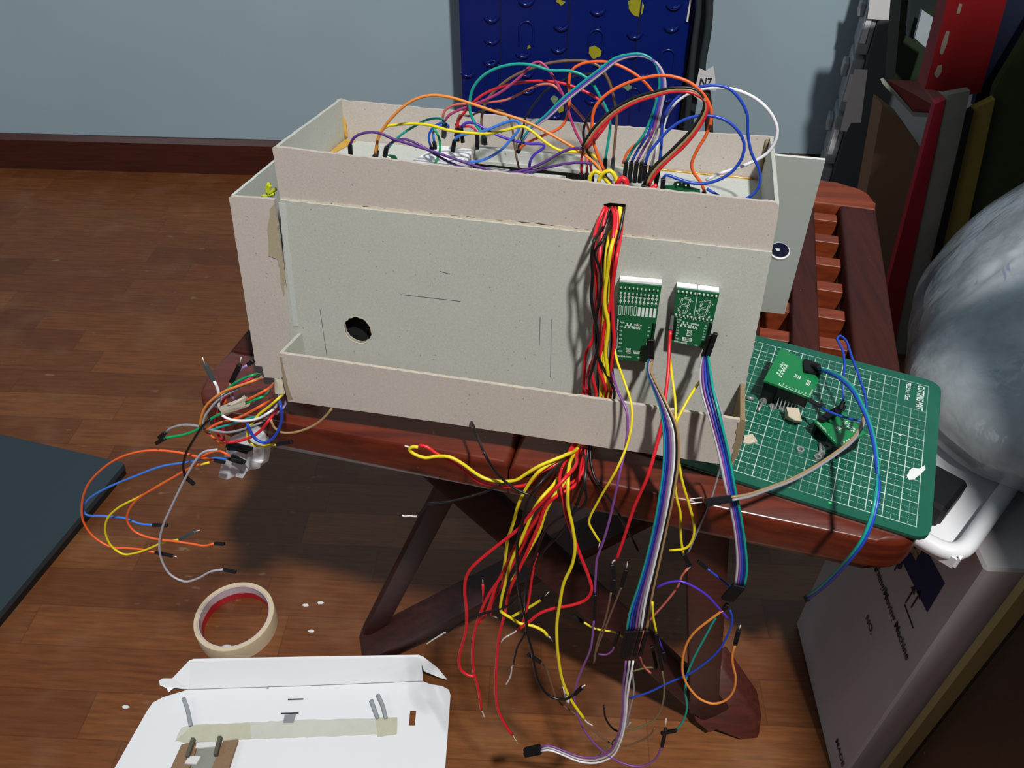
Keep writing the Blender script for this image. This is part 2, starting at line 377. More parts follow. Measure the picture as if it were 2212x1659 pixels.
# ================================================================== CARDBOARD CHASSIS
TH = .0022
ch = thing('cardboard_chassis', 'grey cardboard box-shaped chassis full of coloured wires standing on the table', 'cardboard model', bl(.14, .08, -.012))
def LP(x, y, v): return toloc(av(x, y, v))
def panel(name, px, v, m_, thick=TH, holes=(), seed=1, amp=.00025, extra=None, par=ch):
    bm = NB(); pts = rough([av(x, y, v) for x, y in px], .004, amp, seed)
    if holes: holed(bm, pts, holes, BY*thick)
    else: prism(bm, pts, BY*thick)
    if extra: extra(bm)
    return link(name, bm, m_, par)
def slabl(name, pts, off, m_, seed=1, amp=.0002, par=ch):
    bm = NB(); prism(bm, rough([bl(*p) for p in pts], .005, amp, seed), BX*off[0]+BY*off[1]+BZ*off[2]); return link(name, bm, m_, par)
hc = LP(773, 713, .032); rr = random.Random(3)
hole = [bl(hc.x+.0093*(1+rr.uniform(-.05, .05))*math.cos(a*math.pi/16), .032, hc.z+.0098*(1+rr.uniform(-.05, .05))*math.sin(a*math.pi/16)) for a in range(32)]
def pencil(bm):
    for a, b in (((691, 668), (706, 768)), ((865, 636), (995, 651)), ((1167, 685), (1165, 745)), ((1191, 690), (1189, 815)), ((950, 586), (972, 592))):
        p, q = av(*a, .0319), av(*b, .0319); d = (q-p).normalized(); s = d.cross(BY)*.00013
        prism(bm, [p-s, q-s, q+s, p+s], BY*-.00005, 1)
panel('front_panel', [(604, 432), (1668, 545), (1600, 886), (1588, 960), (640, 840), (628, 740)], .032, [CARD_C, PENCIL], holes=[hole], extra=pencil)
bm = NB(); ring = [bl(hc.x+.0101*math.cos(a*math.pi/16), .0318, hc.z+.0106*math.sin(a*math.pi/16)) for a in range(32)]
holed(bm, ring, [hole], BY*.0025); link('hole_rim', bm, CARD_E, ch)
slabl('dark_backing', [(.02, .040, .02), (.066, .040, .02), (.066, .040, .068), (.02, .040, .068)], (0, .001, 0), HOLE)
slabl('side_panel', [(.0, .0345, .0), (.0, .146, .0), (.0, .146, .128), (.0, .0345, .128)], (TH, 0, 0), CARD_C)
slabl('side_panel', [(.2930, .0345, .0), (.2930, .146, .0), (.2930, .146, .128), (.2930, .0345, .128)], (-TH, 0, 0), CARD_C)
slabl('back_panel', [(.0, .146, .0), (.293, .146, .0), (.293, .146, .128), (.0, .146, .128)], (0, -TH, 0), CARD_C)
slabl('base_panel', [(.003, .036, .0), (.290, .036, .0), (.290, .143, .0), (.003, .143, .0)], (0, 0, TH), CARD_C)
# shallow open tray on top (lid)
sl = [(1303, 441), (1318, 438), (1352, 441), (1349, 462), (1330, 460), (1308, 458)]
panel('tray_front', [(588, 321), (594, 318), (1000, 364), (1300, 398), (1676, 438), (1683, 445), (1680, 470), (1668, 540), (1664, 546), (1200, 487), (604, 428)], .0335, CARD_W, .0026, holes=[[av(x, y, .0335) for x, y in sl]], amp=.0003, seed=5)
bm = NB(); prism(bm, [av(x, y, .0368) for x, y in ((1298, 437), (1356, 437), (1353, 470), (1302, 468))], BY*.0004); link('slot_dark', bm, HOLE, ch)  # black sheet standing in for the darkness inside the slot
bm = NB(); prism(bm, rough([av(x, y, .0333) for x, y in ((606, 428), (1200, 487.5), (1664, 546), (1664, 556), (1500, 545), (1200, 500), (900, 464), (606, 440))], .003, .0007, 8), BY*.0015); link('torn_edge', bm, CARD_E, ch)
for nm, px in (('tray_left', [(-.003, .036, .130), (-.003, .146, .130), (-.003, .146, .161), (-.003, .036, .161)]), ('tray_right', [(.2922, .036, .130), (.2950, .146, .130), (.2958, .146, .1612), (.2918, .036, .158)])):
    slabl(nm, px, (TH if 'left' in nm else -TH, 0, 0), CARD_C, 4)
bm = NB(); pts = [av(x, y, .1435) for x, y in ((727, 216), (960, 238), (1120, 255), (1200, 262), (1400, 278), (1560, 290), (1672, 297))]
pts = pts+[bl(.2955, .1435, .130), bl(-.003, .1435, .130)]; prism(bm, rough(pts, .004, .0004, 6), BY*TH); link('tray_back', bm, CARD_W, ch)
holef = [bl(x, y, .1305) for x, y in ((.100, .100), (.178, .100), (.178, .127), (.100, .127))]
bm = NB(); holed(bm, rough([bl(*p) for p in ((0, .0365, .1305), (.2925, .0365, .1305), (.2925, .1432, .1305), (0, .1432, .1305))], .006, .0001, 2), [holef], BZ*TH); link('tray_floor', bm, CARD_L, ch)
slabl('floor_strip', [(.0985, .1285, .1328), (.1745, .1305, .1328), (.1745, .1365, .1328), (.0985, .1345, .1328)], (0, 0, .0078), CARD_L, 9, .0003)
slabl('floor_strip', [(.106, .098, .1328), (.128, .098, .1328), (.128, .108, .1328), (.106, .108, .1328)], (0, 0, .003), CARD_L, 10, .0006)
slabl('floor_strip', [(.140, .097, .1328), (.166, .097, .1328), (.166, .106, .1328), (.140, .106, .1328)], (0, 0, .003), CARD_L, 11, .0006)
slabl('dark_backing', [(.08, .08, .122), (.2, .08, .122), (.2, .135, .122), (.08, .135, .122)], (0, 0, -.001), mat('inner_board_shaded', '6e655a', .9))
# glue
def blob(px, v, name='hot_glue', m_=GLUE, th=.0008, seed=2):
    bm = NB(); prism(bm, rough([av(x, y, v) for x, y in px], .002, .0005, seed), BY*-th); bevel(bm, .0003, 1); return link(name, bm, m_, ch, True)
blob([(726, 222), (734, 225), (736, 248), (746, 256), (750, 280), (752, 296), (745, 300), (733, 292), (728, 262)], .1434)
bm = NB(); prism(bm, rough([toloc(V((0, 0, 0))) and bl(u, v, .1329) for u, v in ((.0, .141), (.008, .1415), (.006, .128), (.001, .100), (-.0005, .1))], .002, .0005, 3), BZ*.0008); link('hot_glue', bm, GLUE, ch)
bm = NB(); tube(bm, [bl(.20+.0885*k/30, .1425+.0003*math.sin(k*1.9), .1333+.0003*math.sin(k*2.7)) for k in range(31)], .0007, 6); link('hot_glue', bm, GLUE, ch, True)
bm = NB(); tube(bm, [bl(.292, .1425, .134+.026*k/8) for k in range(9)], .0012, 6); link('hot_glue', bm, STAIN, ch, True)
bm = NB(); prism(bm, rough([av(x, y, .0331) for x, y in ((1468, 541), (1530, 545), (1600, 550), (1640, 552), (1645, 558), (1600, 556), (1540, 551))], .003, .0004, 4), BY*-.0006); link('hot_glue', bm, mat('glue_clear', 'c8c8bc', .2, var=.1), ch)
# channel on the left side
panel('channel_front', [(494, 427), (500, 424), (560, 428), (592, 432), (594, 450), (614, 600), (640, 715), (625, 770), (618, 818), (571, 815), (566, 792), (552, 790)], .0325, CARD_W, .0026, seed=7, amp=.00022)
slabl('channel_side', [(-.0350, .0352, .002), (-.0350, .140, .002), (-.0350, .140, .131), (-.0350, .0352, .1285)], (.002, 0, 0), CARD_L, 7)
slabl('channel_back', [(-.034, .138, .002), (-.001, .138, .002), (-.001, .138, .129), (-.034, .138, .129)], (0, TH, 0), CARD_L, 8)
bm = NB(); prism(bm, rough([av(x, y, .0323) for x, y in ((583, 452), (593, 440), (605, 520), (618, 600), (612, 640), (600, 560), (580, 552), (578, 500))], .003, .0006, 4), BY*-.0002); link('glue_stain', bm, card('board_stain', 'a0967f'), ch)
slabl('edge_strip', [(-.004, .0318, .04), (-.0005, .0318, .04), (.0025, .0318, .128), (-.002, .0318, .128)], (0, .002, 0), CARD_L, 11, .0004)
# ledge tray in front
panel('ledge_front', [(603, 763), (1611, 909), (1606, 940), (1594, 985), (1580, 1006), (1300, 966), (900, 905), (622, 867), (612, 820)], 0, CARD_W, .0024, seed=12)
slabl('ledge_side', [(.0, .0025, .0), (.0, .0318, .0), (-.001, .0318, .0345), (-.0005, .0025, .038)], (.0022, 0, 0), CARD_C, 13, .0003)
slabl('ledge_side', [(.2955, .0, .0), (.2955, .0318, .002), (.2962, .0318, .0412), (.2958, .0, .0363)], (-.003, 0, 0), STAIN, 14, .0003)
slabl('ledge_lip', [(.003, .0002, .0365), (.2925, .0002, .0345), (.2925, .0022, .0345), (.003, .0022, .0365)], (0, 0, .0016), CARD_E, 15, .0002)
bm = NB(); prism(bm, rough([av(x, y, -.0001) for x, y in ((604, 770), (609, 772), (614, 800), (621, 830), (626, 845), (632, 862), (622, 864), (612, 820))], .003, .0003, 4), BY*-.0002); link('glue_stain', bm, card('board_stain_dark', '8f836c'), ch)
bm = NB(); prism(bm, rough([av(x, y, -.0001) for x, y in ((1594, 912), (1611, 910), (1605, 940), (1594, 985), (1580, 1003), (1582, 980))], .003, .0006, 5), BY*-.0003); link('glue_stain', bm, STAIN, ch)
# round glossy knob at the right corner under the tray
kc = av(1684, 541, .055); bm = NB(); kn = (BZ*.90-BY*.44).normalized()
prism(bm, disc(kc, kn, .0062, 32), kn*-.0022); bevel(bm, .0006, 2); kk = link('knob', bm, METAL, ch, False)
bm = NB(); prism(bm, disc(kc+kn*.0002, kn, .0053, 32), kn*.0004); link('knob_face', bm, mat('dark_glossy_blue', '10142a', .08, coat=1), kk).location = (0, 0, 0)
bm = NB(); tube(bm, [kc-kn*.0012, V(kc-kn*.002-BX*.0075)], .0022, 8); link('glue_foot', bm, MATS['glue_clear'], ch)
# grey sheet leaning on the back
A = bl(.3416, .1968, .0045); n_ = BX.cross(bl(.33, .149, .148)-bl(.33, .1968, .0045)).normalized()
q = [pl(1783, 346, A, n_), pl(1695, 679, A, n_)]; q += [q[1]-BX*.15, q[0]-BX*.15]
bm = NB(); prism(bm, q, n_*.002 if n_.dot(BY) > 0 else n_*-.002); solo('cardboard_sheet', bm, mat('pale_sheet', 'c6ccc8', .8, var=.03, spec=.2), 'plain pale grey cardboard sheet leaning behind the right end of the chassis', 'cardboard')

# ================================================================== CIRCUIT BOARDS
def board(nm, label, corners, thick, up, marks, maskm, W_, H_, group=None):
    """corners TL,TR,BL,BR in the world; marks(bm, put) draws the print in millimetres"""
    TL, TR, BL, BR = corners
    def put(u, v, w=0.0): a = u/W_; b = v/H_; return (BL*(1-a)+BR*a)*(1-b)+(TL*(1-a)+TR*a)*b+up*w
    o = thing(nm, label, 'circuit board', (TL+TR+BL+BR)/4-up*thick, group)
    bm = NB(); prism(bm, [BL, BR, TR, TL], up*-thick)
    marks(bm, lambda u, v: put(u, v, .00012)); link('board', bm, [maskm, SILK], o)
    return o, put
def rect(bm, put, x0, y0, x1, y1, mi=1):
    n0 = len(bm.faces); bm.faces.new([bm.verts.new(put(x, y)) for x, y in ((x0, y0), (x1, y0), (x1, y1), (x0, y1))]); fset(bm, n0, mi)
def poly(bm, put, pts, mi=1):
    n0 = len(bm.faces); bm.faces.new([bm.verts.new(put(x, y)) for x, y in pts]); fset(bm, n0, mi)
def line(bm, put, a, b, w=.28):
    w *= 1.3
    dx, dy = b[0]-a[0], b[1]-a[1]; l = math.hypot(dx, dy); nx, ny = -dy/l*w/2, dx/l*w/2
    poly(bm, put, [(a[0]+nx, a[1]+ny), (a[0]-nx, a[1]-ny), (b[0]-nx, b[1]-ny), (b[0]+nx, b[1]+ny)])
def frame(bm, put, pts, w=.26):
    for i in range(len(pts)): line(bm, put, pts[i], pts[(i+1) % len(pts)], w)
def dot(bm, put, x, y, r): poly(bm, put, [(x+r*math.cos(a*math.pi/5), y+r*math.sin(a*math.pi/5)) for a in range(10)])
def word(bm, put, s, x, y, size, sx=1): write(bm, s, size*.001*1000, lambda a, b: put(x+a, y+b), 1, sx)
def bus_logo(bm, P, x, y, k=1.0):
    for i in (0, 1): dot(bm, P, x+1.9*k+i*2.7*k, y+3.4*k, .62*k); line(bm, P, (x+1.9*k+i*2.7*k, y+1.9*k), (x+1.9*k+i*2.7*k, y+3.4*k), .3*k)
    for i in (0, 1, 2): dot(bm, P, x+.5*k+i*2.7*k, y+.5*k, .75*k); line(bm, P, (x+.5*k+i*2.7*k, y+.5*k), (x+.5*k+i*2.7*k, y+1.9*k), .3*k)
    line(bm, P, (x+.5*k, y+1.9*k), (x+5.9*k, y+1.9*k), .3*k)
    word(bm, P, 'mikro', x+7.0*k, y+2.5*k, 2.6*k, .95); word(bm, P, 'BUS', x+6.8*k, y-.3*k, 3.2*k, .95)
def bin_logo(bm, P, x, y, k=1.0):
    frame(bm, P, [(x+.8*k, y+1.6*k), (x+3*k, y+1.6*k), (x+3.4*k, y+4*k), (x+.4*k, y+4*k)], .24); line(bm, P, (x, y+1.2*k), (x+3.8*k, y+4.6*k), .24); line(bm, P, (x+3.8*k, y+1.2*k), (x, y+4.6*k), .24)
    rect(bm, P, x+.1*k, y, x+3.7*k, y+.7*k)
def rohs(bm, P, x, y, k=1.0):
    frame(bm, P, [(x, y), (x+6*k, y), (x+6*k, y+2.4*k), (x, y+2.4*k)], .3); word(bm, P, 'RoHS', x+1.6*k, y+.6*k, 1.9*k, .95); dot(bm, P, x+.8*k, y+1.2*k, .6*k)
def pin_names(bm, P, x, y0, names, dy=2.54, s=1.5):
    for i, n in enumerate(names): word(bm, P, n, x, y0-i*dy, s, .85)
def marks1(bm, P):
    for i in range(10):
        x = 1.6+i*2.44
        for y in (50.4, 46.8): dot(bm, P, x, y, .45)
        line(bm, P, (x, 45.2), (x, 46.6), .3)
        poly(bm, P, [(x-.9, 40.9), (x+.9, 40.9), (x, 43)]); line(bm, P, (x, 39.6), (x, 45.2), .2); frame(bm, P, [(x-.8, 44.6), (x+.8, 44.6), (x, 43.2)], .22)
        if i < 5: frame(bm, P, [(x-.8, 32.0), (x+.6, 32.0), (x+.6, 38.2), (x-.8, 38.2)], .2)
        else: rect(bm, P, x-.85, 32.0, x+.75, 38.2)
    bus_logo(bm, P, 5.2, 23.2, .86); bin_logo(bm, P, 7.4, 5.2, .85); rohs(bm, P, 12.4, 5.6, .75)
    pin_names(bm, P, 1.9, 26.2, ['PWM', 'INT', 'RX', 'TX', 'SCL', 'SDA', '5V', 'GND'], 2.9); pin_names(bm, P, 20.6, 24.6, ['AN', 'RST', 'CS', 'SCK', 'SDI'], 2.9, 1.3)
    word(bm, P, 'mikroe.com', 1.0, 2.2, 2.2, .95); word(bm, P, 'HW', 15.4, 2.2, 1.5); frame(bm, P, [(.3, 8), (.9, 8), (.9, 28.4), (.3, 28.4)], .2)
def digit(bm, P, x, y):
    s = .18
    for (u, v, h) in ((0, 0, 1), (0, 5.2, 1), (0, 10.4, 1)):
        a = x+u+v*s; frame(bm, P, [(a+.3, y+v), (a+.9, y+v-.5), (a+3.9, y+v-.5), (a+4.5, y+v), (a+3.9, y+v+.5), (a+.9, y+v+.5)], .2)
    for (u, v) in ((-.4, .6), (4.4, .6), (-.4, 5.8), (4.4, 5.8)):
        a = x+u+v*s; frame(bm, P, [(a, y+v), (a+.5, y+v+.3), (a+.5+.6, y+v+3.6), (a+.75, y+v+4.1), (a+.2, y+v+3.7), (a-.45, y+v+.5)], .2)
    for l, u, v in (('a', 3.2, 12.0), ('b', 7.4, 8.2), ('c', 6.4, 2.6), ('d', 2.4, 1.2), ('e', -1.6, 2.4), ('f', -.4, 8.6), ('g', 3.0, 6.3)): word(bm, P, l, x+u, y+v, 1.5)
    frame(bm, P, [(x+6.6, y-.9), (x+7.4, y-.9), (x+7.6, y+.4), (x+6.8, y+.4)], .2)
def marks2(bm, P):
    for i in range(10):
        for y in (37.0, 20.4): dot(bm, P, 1.4+i*2.5, y, .62)
    digit(bm, P, 3.0, 22.4); digit(bm, P, 15.2, 22.4)
    line(bm, P, (12.8, 18.4), (12.8, 37.2), .26)
    for i in range(8): line(bm, P, (.8+i*3.1, 18.9), (2.7+i*3.1, 18.9), .26)
    bus_logo(bm, P, 5.0, 12.6, .95); bin_logo(bm, P, 9.6, 6.6, .95); rohs(bm, P, 7.6, 2.6, 1.0)
    pin_names(bm, P, 2.6, 16.6, ['PWM', 'INT', 'RX', 'TX', 'SCL', 'SDA', '5V', 'GND'], 1.95, 1.3); pin_names(bm, P, 20.6, 15.4, ['AN', 'RST', 'CS', 'SCK', 'SDI', '3V3'], 2.0, 1.2)
    word(bm, P, 'mikroe.com', 2.0, .5, 2.0, .95); word(bm, P, 'HW', 16.4, .5, 1.3)
def fit(px, v): return [av(x, y, v) for x, y in px]
def dots(bm, put, pts, r, h):
    for (u, v) in pts: tube(bm, [put(u, v, -.0004), put(u, v, h)], r, 8)
def header(o, put, u, v0, v1, W_=2.5, depth=-.0058):
    bm = NB(); prism(bm, [put(u-W_/2, v0, 0), put(u+W_/2, v0, 0), put(u+W_/2, v1, 0), put(u-W_/2, v1, 0)], (put(0, 0, depth)-put(0, 0, 0))); return link('pin_header', bm, BLACK, o)
V1 = .0245
o1, p1 = board('circuit_board', 'long green bar-graph circuit board glued to the chassis front beside the wire bundle', fit([(1337, 611), (1429, 619), (1405, 783), (1325, 775)], V1)[:2]+[av(1329, 776, V1), av(1405, 783, V1)], .0016, -BY, marks1, PCB, 25.4, 53.0)
bm = NB(); a = [p1(.2, 38.5, -.0018), p1(25.2, 38.5, -.0018), p1(25.2, 54.2, -.0018), p1(.2, 54.2, -.0018)]; prism(bm, a, BY*.0054); link('led_display', bm, WHITE, o1)
bm = NB(); dots(bm, p1, [(1.6+2.44*i, y) for i in range(10) for y in (50.4, 46.8)], .00042, .0011); link('solder_pin', bm, METAL, o1)
header(o1, p1, 1.0, 7, 28); header(o1, p1, 24.2, 7, 28)
o2, p2 = board('circuit_board', 'short green circuit board printed with two seven-segment digits on the chassis front', [av(1461, 623, V1), av(1554, 635, V1), av(1450, 738, V1), av(1527, 753, V1)], .0016, -BY, marks2, PCB, 25.4, 38.6)
for k in (0, 1):
    bm = NB(); u0 = .1+12.65*k; a = [p2(u0, 19.0, -.0018), p2(u0+12.4, 19.0, -.0018), p2(u0+12.4, 39.2, -.0018), p2(u0, 39.2, -.0018)]; prism(bm, a, BY*.0054); link('led_display', bm, WHITE, o2)
bm = NB(); dots(bm, p2, [(1.4+2.5*i, y) for i in range(10) for y in (37.0, 20.4)], .0005, .0009); link('solder_pin', bm, METAL, o2)
header(o2, p2, 1.1, 1.5, 18); header(o2, p2, 24.3, 1.5, 18)
def marksA(bm, P):
    bus_logo(bm, P, 9.0, 24.0, 1.15); bin_logo(bm, P, 14.6, 12.0, 1.0); rohs(bm, P, 12.6, 4.6, .9)
    pin_names(bm, P, 1.6, 20.0, ['PWM', 'INT', 'RX', 'TX', 'SCL', 'SDA', '5V', 'GND'], 2.3, 1.3)
    line(bm, P, (.6, 1.2), (.6, 23.2), .3); line(bm, P, (.6, 23.2), (2.6, 23.2), .3); word(bm, P, 'mikroe.com', 2.5, .8, 1.7, .95)
ZA = .472
o3, p3 = board('circuit_board', 'larger bright green circuit board raised on pins above the cutting mat', [az(1650, 821, ZA), az(1688, 750.5, ZA), az(1750.6, 860, ZA), az(1778, 802.6, ZA)], .0016, V((0, 0, 1)), marksA, PCB2, 36, 34)
bm = NB()
for i in range(8):
    for u in (1.6,): tube(bm, [p3(u, 3+i*2.5, -.002), p3(u, 3+i*2.5, -.0215)], .0004, 6)
link('pin', bm, METAL, o3)
bm = NB(); prism(bm, [p3(.4, 1.5, -.0017), p3(2.9, 1.5, -.0017), p3(2.9, 23, -.0017), p3(.4, 23, -.0017)], V((0, 0, -.0085))); link('pin_header', bm, BLACK, o3)
bm = NB(); prism(bm, [p3(33, 1.5, -.0017), p3(35.6, 1.5, -.0017), p3(35.6, 23, -.0017), p3(33, 23, -.0017)], V((0, 0, -.0085))); link('pin_header', bm, BLACK, o3)
bm = NB(); prism(bm, [p3(3, 24.5, -.0017), p3(33, 24.5, -.0017), p3(33, 33.8, -.0017), p3(3, 33.8, -.0017)], V((0, 0, -.0195))); link('display_block', bm, BLACK, o3)
def marksB(bm, P):
    bus_logo(bm, P, 8.2, 18.6, 1.0); bin_logo(bm, P, 10.6, 9.6, 1.0); word(bm, P, 'mikroe.com', 2.0, 1.2, 1.8, 1)
    pin_names(bm, P, 1.6, 20.2, ['PWM', 'INT', 'RX', 'TX', 'SCL', 'SDA', '5V', 'GND'], 2.3, 1.2)
    for i in range(7): rect(bm, P, 3+i*2.6, .6, 4.2+i*2.6, .9)
ZB = .463
o4, p4 = board('circuit_board', 'small square green circuit board lying among wires in the middle of the cutting mat', [az(1821, 888, ZB), az(1871, 935.5, ZB), az(1757.4, 908, ZB), az(1814, 966.5, ZB)], .0016, V((0, 0, 1)), marksB, PCB2, 25.4, 27)
for u in (1.5, 24): 
    bm = NB(); prism(bm, [p4(u-1.2, 2, -.0017), p4(u+1.2, 2, -.0017), p4(u+1.2, 22, -.0017), p4(u-1.2, 22, -.0017)], V((0, 0, -.0108))); link('pin_header', bm, BLACK, o4)
bm = NB(); dots(bm, p4, [(24, 3+2.54*i) for i in range(7)], .0006, .0009); link('solder_pin', bm, METAL, o4)
# boards inside the open tray
bm = NB(); prism(bm, [av(x, y, .060) for x, y in ((1434, 425), (1437, 401), (1453, 401), (1456, 396), (1462, 393), (1484, 395), (1490, 399), (1491, 405), (1512, 411), (1513, 425))], BY*.0016)
ob = thing('circuit_board', 'green sensor board standing upright inside the right end of the open tray', 'circuit board', bl(.245, .06, .1327)); link('board', bm, PCB, ob)
bm = NB()
for x, y in ((1464, 398), (1473, 395.5), (1482, 400)): tube(bm, [av(x, y, .061), av(x, y, .0585)], .0006, 8)
link('solder_pin', bm, METAL, ob)
bm = NB(); prism(bm, [av(x, y, .060) for x, y in ((827, 350), (828, 337), (840, 335), (852, 337), (856, 342), (858, 350))], BY*.0016)
ob = thing('circuit_board', 'green sensor board peeping over the rim at the left end of the tray', 'circuit board', bl(.055, .06, .1327)); link('board', bm, PCB, ob)
bm = NB()
for x, y in ((838, 339), (842, 341)): tube(bm, [av(x, y, .061), av(x, y, .0588)], .0006, 8)
link('solder_pin', bm, METAL, ob)
# white breadboard in the tray
def bb_mat():
    t = NT('white_breadboard'); x, y, z = t.xyz(t.obj())
    fx = t.op('ABSOLUTE', t.op('SUBTRACT', t.op('FRACT', t.op('MULTIPLY', x, 400)), .5)); fy = t.op('ABSOLUTE', t.op('SUBTRACT', t.op('FRACT', t.op('MULTIPLY', y, 400)), .5))
    h = t.op('LESS_THAN', t.op('MAXIMUM', fx, fy), .2); t.put(t.b.inputs['Base Color'], t.mix(t.op('MULTIPLY', h, .35), lin('e6e8ec'), lin('8a8c92'))); t.b.inputs['Roughness'].default_value = .5
    t.bump(t.op('MULTIPLY', h, -1), .4, .001); return t.m
BBM = bb_mat()
zt = .141
def aw(x, y, w): return pl(x, y, BT+BZ*w, BZ)
bm = NB(); prism(bm, [aw(880, 352, zt), aw(946, 313, zt), aw(1022, 322, zt), aw(1000, 366, zt)], BZ*-.0078); bevel(bm, .0006, 1)
solo('breadboard', bm, BBM, 'white dimpled breadboard lying inside the open tray of the chassis', 'breadboard')

# ================================================================== WIRES
def clear_table(x, y, p):
    """keep a wire point on the near side of the tabletop"""
    d = ray(x, y); best = p
    h = az(x, y, TZ+.0015)
    if -HL < h.dot(TU) < HW and abs(h.dot(TV)) < HD and (h-CAM).length < (best-CAM).length: best = h
    h = pl(x, y, TV*(-HD-.0015), TV)
    if -HL < h.dot(TU) < HW and TZ-.031 < h.z < TZ+.002 and (h-CAM).length < (best-CAM).length: best = h
    return best
def P_(q, v):
    if len(q) == 2: return clear_table(q[0], q[1], av(q[0], q[1], v))
    if len(q) == 3: return clear_table(q[0], q[1], av(q[0], q[1], q[2]))
    return az(q[0], q[1], q[3])
def housing(a, b, w=.00255):
    """crimp connector housing with a slightly narrower shoulder"""
    bm = NB(); d = b-a; side = d.cross(RZ_)
    bar(bm, a, b, w, w, side); bevel(bm, .0003, 1); bar(bm, a+d*.35+RZ_*-.0013, a+d*.75+RZ_*-.0013, w*.45, .0003, side); return bm
def Wr(label, col, pts, v=.08, r=.00078, s=(), e=(), group=None, name='jumper_wire', n=8, cm=BLACK):
    w = [P_(q, v) for q in pts]
    sp = spline(w)
    ext = list(s)+list(e)
    root = thing(name, label, 'wire', w[0], group) if ext else None
    bm = NB(); tube(bm, sp, r, n)
    if not ext: return solo(name, bm, WM[col], label, 'wire', group, True)
    link('insulation', bm, WM[col], root, True)
    for chain, start, dr in ((s, sp[0], 0), (e, sp[-1], -1)):
        cur = start
        for k, q in chain:
            vv = toloc(cur).y if len(q) == 2 else q[2]
            nx = P_(q, vv)
            if k == 'c': link('connector', housing(cur, nx), cm, root)
            elif k == 'g': link('connector', housing(cur, nx), mat('grey_plastic', '3c4a50', .4), root)
            elif k == 'p':
                b2 = NB(); tube(b2, [cur, nx], .00034, 6); link('pin', b2, METAL, root, True)
            elif k == 'b':
                b2 = NB(); m_ = (cur+nx)/2+V((R.uniform(-1, 1), 0, R.uniform(-1, 1)))*.0012; tube(b2, spline([cur, m_, nx], .001), .0007, 6, 0, .0005); link('bare_tip', b2, METAL, root, True)
            elif k == 't':
                b2 = NB(); tube(b2, [cur, nx], r*1.0, 8); link('sleeve', b2, BLACK, root, True)
            cur = nx
    return root
G1 = 'jumper wires looping over the open tray'
def T(label, *a, **k): return Wr(label, *a, group=G1, **k)
T('amber wire arching high over the left half of the tray', 'amber', [(810, 334), (819, 294), (852, 248), (890, 218), (931, 206), (971, 210), (1012, 222), (1066, 240), (1134, 262), (1202, 297), (1256, 330), (1286, 354), (1300, 373), (1308, 388)], .062, r=.0009, s=[('c', (808, 352))])
T('yellow wire running along the tray from the amber wire to the middle', 'yellow', [(814, 325), (819, 289), (838, 272), (852, 270), (890, 267), (931, 271), (971, 282), (1012, 287), (1053, 289), (1093, 281), (1129, 273), (1148, 283), (1175, 305), (1207, 324), (1242, 328), (1275, 330), (1290, 345)], .072, r=.0009, s=[('c', (812, 342))])
T('purple wire starting from the leftmost black connector in the tray', 'purple', [(756, 313), (765, 297), (787, 287), (817, 287), (849, 300), (890, 313), (944, 330), (998, 349), (1053, 366), (1093, 373), (1134, 367), (1175, 351), (1215, 328), (1242, 320), (1262, 321)], .056, r=.00085, s=[('c', (758, 338))])
T('purple wire hugging the front rim of the tray', 'purple', [(836, 316), (852, 304), (876, 301), (912, 316), (944, 336), (985, 357), (1025, 368, .05), (1070, 379, .048), (1115, 376, .05), (1161, 367), (1215, 355), (1253, 351), (1278, 354)], .058, s=[('c', (831, 338))])
T('green wire rising from the left tray corner to the black plug', 'teal', [(829, 344), (836, 324), (863, 294), (895, 273), (922, 259), (944, 255), (956, 258), (960, 268)], .075, s=[('p', (826, 347))], e=[('c', (959, 296, .085))])
T('green wire dropping onto the white breadboard', 'green', [(934, 274), (947, 294), (951, 319), (946, 340), (940, 353)], .078)
T('blue wire loop beside the breadboard plug', 'blue', [(931, 318), (926, 297), (932, 280), (946, 268), (961, 265), (970, 276)], .09, s=[('c', (934, 330))])
T('blue wire stub tucked behind the blue loop', 'lightblue', [(938, 306), (936, 285), (946, 272), (957, 270)], .094, s=[('c', (940, 322))])
T('royal blue wire curling from the breadboard under the yellow wire', 'lightblue', [(982, 303), (990, 294), (1012, 289), (1039, 285), (1066, 275), (1093, 264), (1115, 260), (1122, 268), (1119, 283), (1107, 297), (1088, 319), (1061, 338), (1034, 348), (1010, 351)], .085, r=.0009, s=[('c', (978, 328))])
T('violet wire that folds back sharply in the middle of the tray', 'violet', [(996, 275), (1006, 266), (1025, 266), (1047, 278), (1080, 294), (1115, 305), (1148, 311), (1175, 312), (1174, 320), (1156, 332), (1145, 349), (1144, 365), (1146, 382)], .088, r=.0009, s=[('c', (1000, 308))])
T('bright red wire bowing over the tray in front of the blue case', 'red', [(986, 278), (990, 262), (1012, 232), (1041, 206), (1080, 188), (1134, 177), (1175, 175), (1215, 180), (1256, 194), (1294, 216), (1312, 240)], .098, r=.0009, s=[('c', (989, 305))])
T('short red wire between two black connectors at the breadboard', 'crimson', [(991, 273), (1000, 274), (1012, 273), (1024, 277), (1031, 290)], .1, s=[('c', (985, 295))], e=[('c', (1031, 322))])
T('magenta wire crossing the others on its way down to the middle', 'magenta', [(960, 262), (971, 248), (993, 237), (1020, 227), (1050, 215), (1080, 200), (1107, 180), (1131, 159), (1150, 138), (1166, 134), (1183, 148), (1202, 178), (1221, 216), (1232, 254), (1242, 281), (1257, 311), (1266, 330)], .092, r=.00085)
T('salmon-brown wire running flat under the red arch', 'salmon', [(956, 258), (960, 240), (977, 228), (1012, 224), (1053, 221), (1093, 216), (1134, 197), (1166, 183), (1195, 184), (1229, 221), (1264, 262), (1272, 281), (1268, 320), (1267, 350)], .104)
